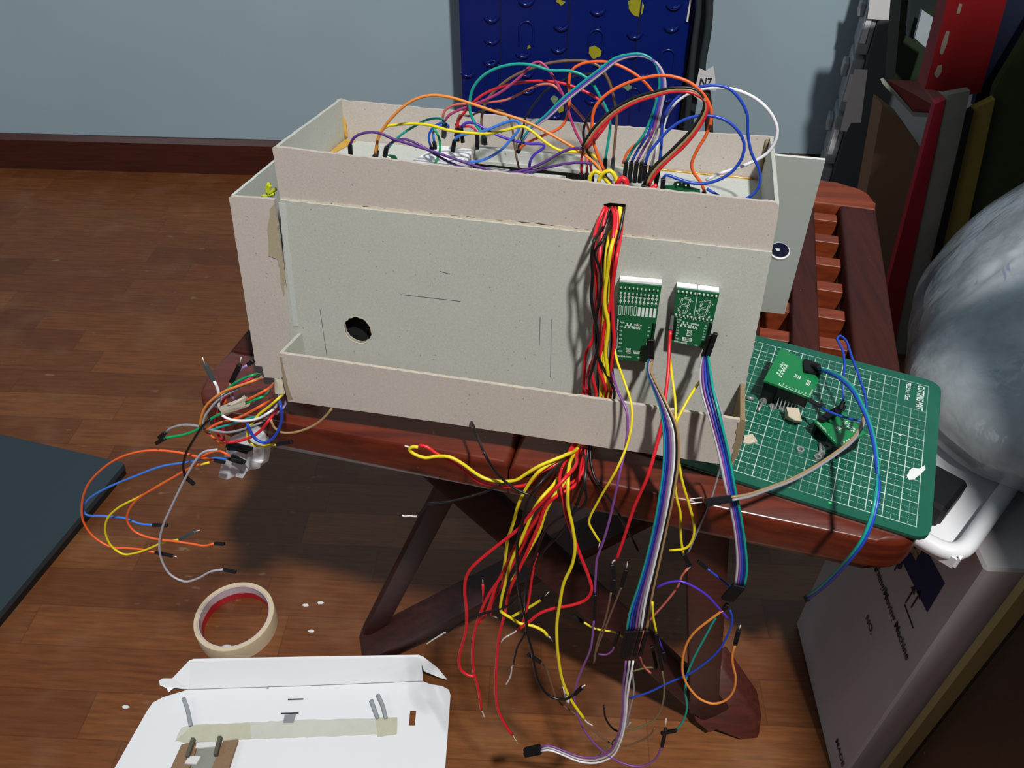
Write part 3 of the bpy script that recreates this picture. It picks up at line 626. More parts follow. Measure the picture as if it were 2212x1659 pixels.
T('teal wire arching over the tray and ending beside the brown one', 'teal', [(1046, 296), (1044, 290), (1028, 270), (1016, 243), (1015, 218), (1023, 188), (1047, 161), (1080, 145), (1120, 138), (1156, 142), (1188, 152), (1229, 153), (1256, 161), (1278, 178), (1294, 205), (1305, 225), (1313, 243), (1318, 270), (1314, 305), (1308, 343)], .088, r=.0009, s=[('c', (1049, 313))], e=[('c', (1306, 368))])
T('brown wire arching beside the teal arch down to a black connector', 'brown', [(1044, 291), (1040, 264), (1047, 226), (1063, 202), (1093, 175), (1120, 159), (1145, 149), (1183, 137), (1229, 131), (1264, 132), (1292, 142), (1308, 161), (1319, 186), (1327, 216), (1332, 248), (1329, 297), (1325, 343)], .112, r=.0009, s=[('c', (1044, 312))], e=[('c', (1322, 369, .105))])
T('small brown wire wriggling down to the tray floor strips', 'brown', [(987, 267), (993, 248), (1012, 251), (1039, 240), (1061, 235), (1085, 240), (1101, 256), (1107, 278), (1111, 311), (1118, 351), (1122, 366)], .108, r=.0007, s=[('c', (990, 290))])
T('thin black wire rising along the back of the tray', 'black', [(1123, 312), (1129, 286), (1135, 256), (1150, 230), (1161, 216), (1188, 188), (1229, 168), (1264, 160), (1303, 161), (1319, 175), (1326, 196)], .13, r=.0007, s=[('c', (1121, 326))])
T('black wire falling in front of the pink wires to the rim', 'black', [(1303, 215), (1280, 240), (1265, 264), (1260, 286), (1266, 319), (1279, 346), (1295, 367), (1320, 393)], .065, r=.0008)
T('orange wire swinging from the tray back to the middle plug', 'orange', [(1122, 322), (1134, 311), (1175, 292), (1207, 278), (1224, 256), (1230, 216), (1229, 175), (1234, 153), (1256, 138), (1290, 133), (1322, 136), (1357, 151), (1387, 172), (1412, 202), (1424, 235), (1422, 256), (1412, 281), (1384, 305), (1357, 327), (1346, 353)], .096, r=.0009, s=[('c', (1118, 330))])
T('orange wire forming the big right-hand arch down to the green board', 'orange', [(1305, 369), (1292, 338), (1281, 302), (1279, 264), (1284, 235), (1303, 210), (1336, 188), (1384, 170), (1431, 163), (1460, 167), (1493, 180), (1520, 205), (1535, 232), (1536, 259), (1525, 292), (1506, 324), (1494, 354), (1498, 373), (1513, 392), (1522, 414)], .064, r=.00095, s=[('c', (1307, 386))], e=[('c', (1519, 421))])
T('white wire making a wide loop over the right end of the chassis', 'white', [(1407, 358), (1417, 324), (1431, 281), (1441, 248), (1460, 221), (1493, 199), (1525, 191), (1566, 190), (1601, 198), (1639, 218), (1667, 248), (1679, 281), (1672, 311), (1656, 332), (1623, 351), (1580, 367), (1547, 378), (1525, 390)], .078, r=.001, s=[('c', (1404, 389))])
T('blue wire following the white loop and dropping into the right corner', 'blue', [(1425, 348), (1428, 319), (1431, 270), (1439, 243), (1458, 216), (1493, 194), (1539, 184), (1574, 191), (1599, 216), (1614, 248), (1615, 286), (1623, 330), (1639, 365), (1642, 392), (1631, 416), (1610, 430), (1585, 434), (1561, 427), (1527, 408)], .07, r=.0009, s=[('c', (1416, 402))])
T('blue wire looping below the white loop to the sensor board connector', 'blue', [(1394, 355), (1401, 332), (1417, 311), (1444, 281), (1471, 262), (1504, 251), (1534, 250), (1566, 259), (1593, 281), (1607, 308), (1604, 338), (1585, 367), (1558, 386), (1525, 396), (1493, 395), (1458, 384), (1439, 378), (1433, 385)], .058, r=.0009, s=[('c', (1390, 390))], e=[('c', (1431, 412))])
T('red wire standing in the left connector of the middle row', 'red', [(1260, 318), (1256, 346), (1256, 374)], .06, s=[('p', (1262, 314))], e=[('c', (1254, 395))])
T('salmon wire standing second in the middle row', 'salmon', [(1268, 335), (1268, 374)], .062, e=[('c', (1268, 396))])
T('dark red wire standing third in the middle row', 'darkred', [(1274, 348), (1279, 376)], .06, e=[('c', (1278, 398))])
T('pink-red wire slanting up from the middle row', 'pink', [(1262, 325), (1280, 300), (1296, 276), (1306, 256), (1310, 246)], .074, r=.0009)
T('red wire slanting up just behind the pink-red one', 'red', [(1268, 322), (1290, 296), (1308, 272), (1316, 258)], .08, r=.0009)
Wr('thick yellow wire loop poking over the front rim at the bundle slot', 'yellow', [(1292, 398), (1300, 376), (1319, 369), (1330, 384), (1333, 397), (1328, 402)], .05, r=.00125, name='supply_wire')
Wr('second thick yellow wire bent low left of the bundle slot', 'yellow', [(1273, 394), (1275, 380), (1286, 370), (1300, 378), (1312, 392), (1324, 402)], .053, r=.0012, name='supply_wire')
Wr('thick red wire loop bent over beside the black connector block', 'red', [(1334, 400), (1337, 390), (1345, 386), (1352, 392), (1351, 404)], .05, r=.0019, name='supply_wire')
Wr('thick red wire end sticking up at the rim right of the block', 'red', [(1398, 413), (1408, 407), (1419, 400)], .05, r=.0014, name='supply_wire')
# ribbons
def ribbon(label, cols, left, right, v, r=.0008, n=22, name='ribbon_cable', sc=(), ec=(), group=None, step=.006, rs=None):
    L = [P_(q, v) for q in left]; Rr = [P_(q, v) for q in right]
    root = thing(name, label, 'ribbon cable', L[0], group); k = len(cols)
    for i, c in enumerate(cols):
        s = i/(k-1); bm = NB(); sp = spline([a*(1-s)+b*s for a, b in zip(L, Rr)], step); tube(bm, sp, r, 8); link('strand', bm, WM[c], root, True)
        for lst, p, q in ((sc, sp[0], sp[min(2, len(sp)-1)]), (ec, sp[-1], sp[-3])):
            if lst and i in lst[0]:
                d = (p-q).normalized() if len(lst) < 3 or lst[2] is None else V(lst[2]).normalized()
                link('connector', housing(p, p+d*lst[1], lst[3] if len(lst) > 3 else .00255), BLACK, root)
    return root
dn = -BZ
ribbon('teal, blue, purple and grey ribbon arching to the wide black plug', ['teal', 'blue', 'plum', 'lightgrey'], [(1126, 304), (1148, 275), (1177, 251), (1215, 213), (1256, 180), (1300, 146), (1327, 126), (1363, 117), (1390, 118), (1412, 132), (1422, 153), (1425, 183), (1417, 221), (1406, 256), (1390, 292), (1368, 321), (1353, 350)],
       [(1128, 306), (1150, 278), (1182, 255), (1222, 219), (1263, 186), (1307, 152), (1333, 131), (1366, 121), (1393, 122), (1419, 137), (1433, 160), (1437, 188), (1431, 221), (1424, 256), (1416, 292), (1402, 321), (1387, 350)], .084, r=.00082, ec=((0, 1, 2, 3), .013, dn), group='rainbow ribbon cables')
ribbon('black, brown and red ribbon crossing the tray behind the orange arches', ['black', 'tan', 'red'], [(1258, 316), (1276, 285), (1310, 248), (1341, 226), (1376, 209), (1412, 199), (1444, 191), (1477, 189), (1503, 194), (1520, 215), (1520, 237), (1508, 259), (1489, 286), (1462, 313), (1440, 335), (1418, 354), (1399, 378), (1391, 399)],
       [(1264, 320), (1284, 291), (1318, 255), (1344, 236), (1378, 219), (1414, 208), (1445, 199), (1477, 198), (1499, 202), (1526, 221), (1527, 240), (1518, 262), (1500, 290), (1474, 320), (1450, 341), (1430, 360), (1411, 383), (1402, 402)], .055, r=.0009, ec=((0, 1, 2), .008, dn), group='rainbow ribbon cables')
# bundle running down the chassis front
G2 = 'supply wires bundled down the chassis front'
HANG = [-.024, -.028, -.047, -.031, -.035, -.039, -.043, -.051, -.012, -.037, -.024, -.0275, -.0365, -.0335, -.020]
def Bd(label, col, face, hang, e=(), r=.00112, v0=.018, v1=-.03, group=G2):
    n = len(face); pts = []; v1 = HANG.pop(0)
    for i, (x, y) in enumerate(face):
        d = {0: .0345, 1: .028}.get(i, v0)
        pts.append((x, y, d))
    if hang: pts[-1] = (pts[-1][0], pts[-1][1], .014)
    for i, (x, y) in enumerate(hang):
        pts.append((x, y, .006 if i == 0 else (v1*.7 if i == 1 else v1)))
    return Wr(label, col, pts, .0, r, e=e, group=group, name='supply_wire')
Bd('red bundle wire whose yellow partner loops far left to a soldered end', 'red', [(1308, 446), (1293, 478), (1284, 520), (1286, 581), (1290, 641), (1299, 701), (1293, 762), (1278, 792), (1281, 822), (1287, 860)], [(1239, 959), (1212, 996), (1166, 1021), (1142, 1045), (1115, 1051), (1076, 1049), (1037, 1042), (1010, 1021), (980, 999), (940, 978), (922, 965), (906, 962)], v0=.012)
Bd('yellow bundle wire looping far left beside the red one', 'yellow', [(1338, 446), (1320, 496), (1310, 551), (1306, 641), (1303, 716), (1298, 792), (1296, 860)], [(1251, 963), (1221, 983), (1166, 1006), (1136, 1024), (1115, 1037), (1079, 1040), (1049, 1034), (1025, 1021), (1001, 1003), (971, 987), (940, 986), (919, 989), (895, 981), (884, 971), (892, 965), (903, 966)], e=[('b', (874, 963))], v0=.010)
Bd('red bundle wire hanging leftmost in a long bent line', 'red', [(1345, 450), (1341, 505), (1333, 551), (1324, 611), (1318, 656), (1306, 701), (1300, 747), (1293, 792), (1305, 828), (1308, 862)], [(1251, 965), (1241, 1010), (1212, 1042), (1151, 1105), (1121, 1141), (1061, 1189), (1019, 1226), (1007, 1247), (1004, 1277), (1008, 1322), (1007, 1360), (1001, 1384), (992, 1420), (996, 1447), (1010, 1458), (1024, 1461)], v0=.009)
Bd('red bundle wire ending in a silver pin above the white tray corner', 'red', [(1322, 448), (1327, 466), (1324, 521), (1321, 581), (1322, 641), (1324, 701), (1327, 732), (1321, 792), (1316, 860)], [(1245, 964), (1221, 1030), (1182, 1087), (1140, 1150), (1106, 1201), (1079, 1250), (1055, 1286), (1034, 1334), (1025, 1367), (1021, 1402), (1023, 1447), (1034, 1492), (1040, 1533)], e=[('b', (1046, 1549))], v0=.014)
Bd('red bundle wire reaching lowest towards the two-way plug', 'red', [(1314, 449), (1302, 490), (1296, 560), (1302, 640), (1306, 700), (1290, 760), (1272, 800), (1268, 858)], [(1257, 966), (1245, 1045), (1206, 1069), (1179, 1093), (1166, 1129), (1148, 1171), (1121, 1231), (1100, 1277), (1091, 1322), (1079, 1370), (1073, 1425), (1071, 1470), (1075, 1529), (1093, 1569), (1107, 1587)], e=[('p', (1121, 1610))], v0=.016)
Bd('red bundle wire swinging right in a big loop with a bare silver end', 'red', [(1330, 447), (1334, 480), (1322, 540), (1312, 600), (1308, 660), (1312, 720), (1304, 790), (1300, 858)], [(1240, 962), (1209, 1033), (1215, 1069), (1224, 1117), (1239, 1159), (1254, 1201), (1272, 1247), (1278, 1274), (1266, 1295), (1236, 1307), (1197, 1314), (1166, 1325), (1139, 1346), (1118, 1361)], e=[('b', (1100, 1372)), ('b', (1083, 1387))], v0=.02, v1=-.034)
Bd('yellow bundle wire hanging longest with a bare silver tip', 'yellow', [(1342, 449), (1333, 490), (1320, 536), (1311, 596), (1306, 656), (1314, 701), (1308, 762), (1313, 807), (1311, 860)], [(1250, 966), (1229, 1009), (1227, 1051), (1227, 1093), (1236, 1135), (1242, 1180), (1236, 1219), (1218, 1259), (1209, 1304), (1203, 1346), (1203, 1382), (1206, 1420), (1215, 1470), (1233, 1511), (1262, 1553)], e=[('b', (1280, 1567))], v0=.008, v1=-.04)
Bd('black bundle wire making the outer left curve down the face', 'black', [(1319, 446), (1303, 490), (1283, 521), (1278, 557), (1280, 596), (1277, 641), (1284, 686), (1293, 732), (1281, 792), (1272, 822), (1274, 858)], [(1238, 965), (1200, 1010), (1163, 1048), (1139, 1087), (1127, 1135), (1118, 1171), (1117, 1217), (1120, 1268), (1127, 1307), (1136, 1340), (1139, 1370), (1148, 1402), (1154, 1438), (1166, 1479), (1188, 1504), (1220, 1511), (1242, 1499)], e=[('c', (1258, 1484)), ('b', (1264, 1480))], v0=.007, r=.001)
Bd('black bundle wire inside the curve crossing to the right below', 'black', [(1334, 446), (1324, 475), (1300, 521), (1284, 545), (1296, 581), (1299, 611), (1293, 656), (1287, 701), (1290, 762), (1306, 801), (1322, 830), (1326, 862)], [(1276, 968), (1284, 1030), (1314, 1075), (1350, 1135), (1378, 1190)], v0=.008, r=.0009, v1=-.012)
Bd('black bundle wire along the right edge ending in a bare twisted tip', 'black', [(1349, 446), (1341, 490), (1328, 551), (1321, 611), (1320, 680), (1322, 740), (1316, 800), (1318, 860)], [(1262, 966), (1266, 1000), (1263, 1045), (1266, 1081), (1257, 1096), (1212, 1117), (1182, 1141), (1166, 1171), (1157, 1201), (1145, 1231), (1133, 1271), (1118, 1289), (1100, 1307), (1067, 1319), (1025, 1331), (995, 1346), (965, 1367)], e=[('b', (955, 1370)), ('b', (922, 1391))], v0=.016, r=.00095)
Bd('red bundle wire straying left of the others before the ledge', 'red', [(1312, 450), (1300, 500), (1290, 560), (1288, 640), (1284, 700), (1280, 735), (1266, 762), (1262, 807), (1260, 858)], [(1263, 966), (1254, 1027), (1191, 1069), (1160, 1117), (1121, 1165), (1097, 1214), (1073, 1262), (1055, 1313), (1043, 1337), (1032, 1347)], v0=.02)
Bd('yellow bundle wire hanging furthest left of the yellow ones', 'yellow', [(1336, 448), (1326, 500), (1316, 556), (1310, 630), (1308, 700), (1304, 760), (1304, 858)], [(1248, 967), (1206, 992), (1166, 1017), (1139, 1051), (1121, 1087), (1109, 1129), (1097, 1165), (1093, 1195), (1088, 1231), (1084, 1252)], v0=.02)
Bd('yellow bundle wire bending right at its lower end with a silver tip', 'yellow', [(1341, 447), (1330, 500), (1318, 560), (1308, 640), (1306, 710), (1310, 780), (1310, 858)], [(1242, 968), (1197, 1045), (1170, 1075), (1154, 1099), (1139, 1135), (1121, 1177), (1103, 1216), (1091, 1262), (1082, 1301), (1083, 1322), (1103, 1334), (1121, 1346), (1151, 1352), (1175, 1364), (1183, 1374)], e=[('b', (1194, 1385))], v0=.023)
Bd('yellow printed bundle wire in the middle of the hanging bunch', 'yellow', [(1344, 451), (1334, 505), (1322, 570), (1312, 650), (1310, 730), (1308, 800), (1306, 858)], [(1246, 969), (1221, 1039), (1200, 1066), (1179, 1105), (1164, 1150), (1139, 1195), (1115, 1240), (1105, 1255)], v0=.024)
Bd('black bundle wire hidden behind the reds with a white stripped end', 'black', [(1326, 446), (1318, 490), (1304, 550), (1300, 640), (1302, 720), (1292, 800), (1290, 858)], [(1270, 967), (1262, 1040), (1242, 1099), (1212, 1150), (1175, 1189), (1154, 1223), (1139, 1256), (1136, 1312), (1138, 1357), (1116, 1402), (1109, 1434)], e=[('b', (1106, 1440)), ('b', (1093, 1479))], v0=.022, r=.00095)
Wr('thin black wire trailing left under the table edge to a white stripped end', 'black', [(1224, 984, -.004), (1150, 1025, -.02), (1091, 1043), (1046, 1063), (1001, 1076), (965, 1084), (925, 1088), (910, 1105), (902, 1115)], -.028, .0008, e=[('b', (885, 1114)), ('b', (868, 1113))], name='supply_wire')
Wr('black cable tie tail sticking out under the ledge', 'black', [(1018, 912, -.001), (1020, 914, -.004), (1031, 942, -.015), (1046, 978), (1067, 1015), (1091, 1040), (1121, 1060), (1157, 1073)], -.034, .0009, name='cable_tie')
Wr('short yellow wire piece crossing behind the hanging black wires', 'yellow', [(1103, 1334), (1130, 1319), (1151, 1307), (1170, 1295)], -.01, .0011, e=[('c', (1175, 1290)), ('p', (1186, 1278))], name='supply_wire')
Wr('short red wire stub rising left of the hanging bunch', 'red', [(1046, 1330), (1045, 1300), (1043, 1262)], -.005, .001, e=[('p', (1043, 1252))], name='supply_wire')
Wr('red wire piece hanging straight in the centre of the bunch', 'red', [(1160, 1195), (1150, 1240), (1143, 1290), (1134, 1330), (1126, 1352)], -.02, .001, name='supply_wire')
Wr('red wire piece hanging between the yellow wires', 'red', [(1215, 1010, -.018), (1190, 1060), (1165, 1110), (1135, 1170), (1110, 1215), (1085, 1262), (1060, 1310), (1062, 1330)], -.022, .001, e=[('b', (1076, 1336))], name='supply_wire')
Wr('dark wire with a black connector curving low behind the yellow wire', 'brown', [(1168, 1431), (1179, 1443), (1193, 1483), (1206, 1515), (1242, 1542), (1288, 1583), (1333, 1612), (1378, 1603), (1405, 1587), (1414, 1572)], -.02, .0007, s=[('c', (1140, 1413))])
# wires of the two front boards
G3 = 'jumper wires hanging from the front boards'
Wr('purple wire hanging from the long board to a low loop near the floor', 'plum', [(1322, 792, .018), (1325, 816, .008), (1336, 848, -.004), (1353, 886, -.012), (1356, 916, -.016), (1351, 966, -.022), (1340, 1016), (1326, 1082), (1316, 1125), (1303, 1170), (1290, 1205), (1287, 1240), (1285, 1283)], -.03, .00085, s=[('c', (1326, 752, .0232))], e=[('c', (1283, 1338))], group=G3)
Wr('pale yellow wire hanging from the left pins of the long board', 'yellow', [(1326, 748, .017), (1333, 780, .010), (1348, 822, -.002), (1363, 870, -.010), (1365, 909, -.016), (1356, 956, -.022), (1334, 1010), (1293, 1081), (1272, 1129), (1281, 1147), (1296, 1171)], -.03, .0008, s=[('c', (1329, 712, .0228))], e=[('p', (1292, 1185))], group=G3)
Wr('red wire hanging from the short board to a silver flag end', 'red', [(1448, 714, .016), (1446, 747, .012), (1443, 807, .0), (1438, 852, -.008), (1434, 890, -.014), (1423, 943, -.02), (1400, 1026), (1370, 1095), (1350, 1155), (1332, 1208)], -.03, .0011, s=[('c', (1452, 682, .0228))], e=[('b', (1322, 1218)), ('c', (1326, 1250)), ('c', (1321, 1276))], group=G3)
Wr('yellow wire hanging left of two from the short board', 'yellow', [(1446, 768, .016), (1452, 816, .0), (1459, 873, -.010), (1459, 919, -.018), (1462, 959, -.022), (1472, 1032), (1489, 1092), (1499, 1132), (1497, 1162), (1482, 1184), (1446, 1189)], -.028, .00085, group=G3)
Wr('yellow wire slanting across from under the short board', 'yellow', [(1522, 806, .014), (1512, 823, .008), (1489, 858, -.004), (1468, 897, -.013), (1459, 918, -.016), (1456, 975, -.022), (1461, 1072), (1469, 1105), (1471, 1165), (1476, 1196)], -.026, .00085, e=[('c', (1490, 1222)), ('b', (1486, 1228))], group=G3)
Wr('brown wire below the silver flag end', 'brown', [(1320, 1280), (1312, 1320), (1305, 1346), (1291, 1386), (1283, 1433)], -.03, .0007, group=G3)
Wr('brown wire with silver pin and black connector beside the flag end', 'brown', [(1343, 1266), (1320, 1324), (1310, 1350), (1295, 1386), (1284, 1418)], -.026, .0007, s=[('c', (1353, 1230)), ('p', (1356, 1213))], group=G3)
ribbon('broad rainbow ribbon hanging from the long board down to black connectors', ['teal', 'blue', 'navy', 'plum', 'grey', 'white', 'black', 'tan'],
       [(1401, 775, .018), (1399, 803, .008), (1412, 840, -.004), (1427, 883, -.013), (1434, 932, -.02), (1434, 999, -.026), (1423, 1082), (1403, 1181), (1380, 1264), (1360, 1325), (1354, 1362)],
       [(1408, 775, .018), (1406, 803, .006), (1422, 836, -.006), (1442, 876, -.015), (1462, 922, -.022), (1466, 990, -.028), (1456, 1060), (1440, 1140), (1424, 1215), (1408, 1290), (1398, 1360)], -.032, .00082, sc=((0, 7), .014, BZ*1-BX*.1), ec=((0, 1, 2, 3, 5, 7), .029, dn+BX*-.05), group='rainbow ribbon cables')
ribbon('purple, grey and white ribbon going on down to the two-way plug', ['plum', 'lightgrey', 'white'],
       [(1352, 1428), (1346, 1488), (1345, 1538), (1335, 1589), (1316, 1622), (1285, 1636), (1251, 1634), (1211, 1619), (1184, 1610), (1167, 1614)],
       [(1368, 1428), (1356, 1498), (1351, 1555), (1341, 1600), (1322, 1634), (1287, 1648), (1251, 1645), (1210, 1628), (1184, 1620), (1168, 1623)], -.03, .0008, ec=((0, 2), .016, None, .0042), group='rainbow ribbon cables')
ribbon('blue and purple ribbon hanging right from the short board', ['lightgrey', 'plum', 'blue', 'navy', 'teal'],
       [(1519, 770, .018), (1513, 800, .006), (1515, 840, -.004), (1532, 900, -.016), (1552, 976, -.026), (1565, 1039), (1579, 1099), (1589, 1158), (1593, 1215), (1589, 1262)],
       [(1529, 768, .015), (1534, 800, .003), (1540, 840, -.008), (1553, 893, -.019), (1575, 985, -.028), (1588, 1059), (1600, 1115), (1609, 1175), (1613, 1231), (1608, 1266)], -.034, .00085, sc=((0, 4), .016, BZ+BX*.12), ec=((0, 1, 2, 3, 4), .016, dn-BX*.35), group='rainbow ribbon cables')
Wr('thin grey wire running down beside the right ribbon', 'grey', [(1530, 770, .018), (1536, 812, .004), (1549, 860, -.008), (1559, 893, -.016), (1565, 933, -.022), (1562, 985, -.026), (1555, 1012), (1542, 1059), (1529, 1099), (1502, 1158), (1486, 1195)], -.012, .00065, group=G3)
# lower tangle
G4 = 'loose jumper wires hanging low at the right leg'
def Kw(label, *a, **k): return Wr(label, *a, group=G4, **k)
Kw('amber wire in a big hanging loop with a black pin connector', 'amber', [(1563, 1317), (1533, 1339), (1500, 1366), (1483, 1392), (1474, 1430), (1477, 1463), (1492, 1490), (1512, 1510), (1539, 1520), (1565, 1514), (1583, 1495), (1589, 1463), (1583, 1436), (1582, 1413), (1588, 1392)], -.03, r=.0009, s=[('c', (1572, 1305))], e=[('c', (1596, 1361)), ('p', (1600, 1350))])
Kw('long blue wire sweeping low from the right ribbon to the left', 'blue', [(1577, 1318), (1582, 1339), (1571, 1374), (1548, 1410), (1518, 1436), (1486, 1457), (1444, 1475), (1400, 1496), (1360, 1508)], -.026, r=.0008)
Kw('teal wire hanging down through the amber loop', 'teal', [(1556, 1320), (1542, 1341), (1524, 1374), (1497, 1425), (1483, 1463), (1481, 1498), (1484, 1528), (1477, 1555), (1461, 1578)], -.024, r=.0008, e=[('c', (1428, 1584))])
Kw('violet wire arching between the broad ribbon and the right ribbon', 'violet', [(1416, 1270), (1444, 1258), (1471, 1256), (1500, 1268), (1527, 1286), (1548, 1308), (1574, 1338)], -.03, r=.00085)
Kw('short blue wire slanting into the right ribbon connectors', 'blue', [(1580, 1271), (1559, 1253), (1527, 1228)], -.02, r=.0007, e=[('c', (1508, 1212))])
Kw('salmon wire curling down behind the broad ribbon', 'salmon', [(1486, 1228), (1474, 1242), (1465, 1265), (1438, 1301), (1413, 1329), (1396, 1350), (1386, 1380), (1382, 1410), (1392, 1440), (1406, 1454)], -.02, r=.0008)
Kw('olive wire bowing low from the right black connectors', 'olive', [(1430, 1447), (1435, 1481), (1430, 1525), (1413, 1555), (1379, 1572), (1349, 1582), (1312, 1612), (1275, 1648)], -.026, r=.0007, s=[('c', (1421, 1405))])
Kw('olive wire piece crossing left behind the white ribbon', 'olive', [(1366, 1450), (1399, 1442), (1418, 1442)], -.02, r=.0007, e=[('c', (1408, 1395))])
Kw('yellow wire lying across with a dark connector on its left', 'yellow', [(1261, 1344), (1285, 1358), (1329, 1366), (1349, 1379)], -.012, r=.0008, s=[('c', (1236, 1330))])
Kw('yellow wire short piece beside the broad ribbon lower end', 'yellow', [(1409, 1300), (1411, 1332), (1418, 1366)], -.036, r=.0008, e=[('c', (1424, 1420))])
Kw('violet wire short piece under the right black connectors', 'violet', [(1418, 1369), (1433, 1407)], -.02, r=.0008, e=[('c', (1437, 1430))])
Kw('black arc of wire low between the tray and the leg', 'black', [(1305, 1525), (1308, 1551), (1325, 1575), (1340, 1582)], -.02, r=.0008)
Kw('blue-grey wire curving behind the white ribbon', 'grey', [(1366, 1452), (1369, 1494), (1360, 1535), (1352, 1572), (1362, 1560)], -.016, r=.0007)
Kw('purple wire looping lowest of all past the yellow tip', 'plum', [(1283, 1338), (1276, 1400), (1258, 1444), (1246, 1477), (1241, 1508), (1248, 1545), (1265, 1582), (1298, 1619), (1339, 1646), (1379, 1656), (1413, 1642), (1430, 1612)], -.03, r=.0008, e=[('c', (1438, 1574)), ('p', (1439, 1552))])
Kw('mauve wire stub with a black connector left of the broad plugs', 'plum', [(1292, 1413), (1310, 1414), (1325, 1402), (1326, 1394)], -.024, r=.0007, e=[('c', (1336, 1366))])
Kw('white tube end beside the long yellow wire', 'white', [(1219, 1483), (1222, 1500), (1228, 1518)], -.03, r=.0014)
# bunch at the left end
G5 = 'jumper wires bunched at the left end'
def Lw(label, col, pts, v, **k):
    q = list(pts); v -= .045
    if q[0][0] > 540 and q[0][1] < 900: q[0] = q[0]+(.018,)
    return Wr(label, col, q, v, group=G5, **k)
VL = .03
Lw('white wire standing up with a grey connector and silver pin', 'white', [(462, 822), (471, 841), (472, 859), (473, 883)], VL, r=.001, s=[('g', (443, 787)), ('p', (437, 771))])
Lw('orange wire standing up into a black pin connector by the channel', 'orange', [(499, 826), (488, 865), (485, 874)], .042, r=.0009, s=[('c', (518, 787)), ('p', (521, 771))])
Lw('lilac wire bowing from a black connector at the channel foot', 'lilac', [(536, 788), (525, 794), (514, 806), (506, 826), (501, 848), (506, 868)], .045, r=.0009, s=[('c', (548, 779))])
Lw('green wire curving out of the channel foot above the others', 'green', [(562, 809), (547, 810), (525, 818), (501, 832), (490, 843), (495, 858)], .036, r=.0009)
Lw('white wire curving out of the channel under the green one', 'white', [(558, 811), (530, 823), (500, 837), (484, 848), (477, 862), (474, 882)], .038, r=.0009)
Lw('light grey wire looping wide left from the channel foot', 'lightgrey', [(565, 813), (538, 827), (507, 843), (474, 861), (451, 887), (440, 905), (437, 925)], .028, r=.0009)
Lw('orange wire looping wide left beside the grey one', 'amber', [(568, 817), (547, 823), (521, 832), (492, 842), (465, 858), (444, 879), (434, 905), (432, 922)], .026, r=.0009)
Lw('red wire curving out between the green and grey wires', 'crimson', [(560, 812), (540, 819), (515, 832), (490, 855), (472, 885), (466, 915), (470, 935)], .034, r=.0009)
Lw('orange wire entering the masking-tape sleeve from the right', 'orange', [(592, 828), (574, 843), (550, 856), (530, 866)], .026, r=.0009)
Lw('green wire entering the masking-tape sleeve from the right', 'green', [(583, 844), (565, 858), (541, 867), (530, 872)], .026, r=.0009)
Lw('green wire leaving the sleeve for a black connector at the left', 'green', [(484, 890), (456, 905), (432, 925), (401, 938), (369, 944), (357, 946)], .026, r=.001, e=[('c', (338, 958))])
Lw('grey wire arching to the same black connector at the left', 'grey', [(455, 934), (437, 924), (420, 919), (395, 918), (369, 925), (358, 934)], .03, r=.0009, e=[('c', (344, 946))])
Lw('red-orange wire sweeping under the sleeve', 'orange', [(592, 861), (565, 876), (529, 896), (507, 905), (470, 915), (445, 930)], .018, r=.0009)
Lw('yellow wire snaking down to a free black connector', 'yellow', [(612, 851), (601, 861), (583, 877), (561, 894), (547, 911), (537, 926), (534, 941), (538, 953), (547, 960), (565, 964), (583, 962), (597, 960)], .014, r=.0009, e=[('c', (631, 954))])
Lw('white wire sagging in front of the bunch', 'white', [(601, 872), (583, 890), (561, 903), (532, 909), (507, 908), (489, 903), (480, 897)], .012, r=.0009)
Lw('teal wire crossing under the white sag', 'teal', [(600, 877), (570, 896), (540, 903), (510, 913), (474, 923), (450, 931)], .016, r=.0008)
Lw('grey wire sagging lowest across the bunch', 'grey', [(583, 897), (561, 914), (529, 926), (492, 934), (467, 931), (452, 928)], .013, r=.0008)
Lw('red wire drooping towards the white module', 'red', [(603, 879), (583, 905), (565, 928), (543, 944), (510, 954), (489, 956)], .01, r=.001)
Lw('blue wire hanging in a deep loop over the white module', 'blue', [(600, 850), (606, 877), (609, 901), (603, 926), (588, 948), (570, 956), (554, 950), (541, 932), (534, 915)], .008, r=.001)
Lw('lilac wire stub beside the ledge corner', 'lilac', [(617, 866), (610, 883), (597, 895)], .012, r=.0007)
Lw('tan wire looping right under the ledge', 'tan', [(585, 906), (592, 923), (608, 934), (628, 935), (652, 930), (683, 916), (708, 894), (716, 883)], .01, r=.0008)
Lw('black wire hanging down in a hook left of the module', 'black', [(452, 905), (434, 926), (416, 954), (401, 982), (396, 1010), (400, 1030)], .022, r=.0009, e=[('c', (420, 1047))])
Lw('short red wire dropping onto the black plugs of the module', 'red', [(468, 898), (468, 925), (478, 950), (492, 957)], .03, r=.0009)
Lw('short crimson wire beside it', 'crimson', [(512, 872), (490, 898), (482, 925), (484, 948)], .034, r=.0009)
Lw('short orange wire dropping left of the module plugs', 'orange', [(442, 930), (455, 940), (472, 955), (480, 962)], .032, r=.0008)
G6 = 'long jumper wires looping left above the floor'
def Ll(label, col, pts, v, **k): return Wr(label, col, pts, v-.045, group=G6, **k)
Ll('orange wire in the largest loop out to the far left', 'orange', [(463, 994), (432, 988), (395, 979), (344, 973), (300, 976), (254, 991), (213, 1020), (188, 1051), (177, 1089), (180, 1126), (200, 1157), (238, 1181), (275, 1184), (307, 1187), (335, 1193)], .03, r=.0009, s=[('c', (486, 999))], e=[('c', (373, 1201)), ('p', (382, 1203))])
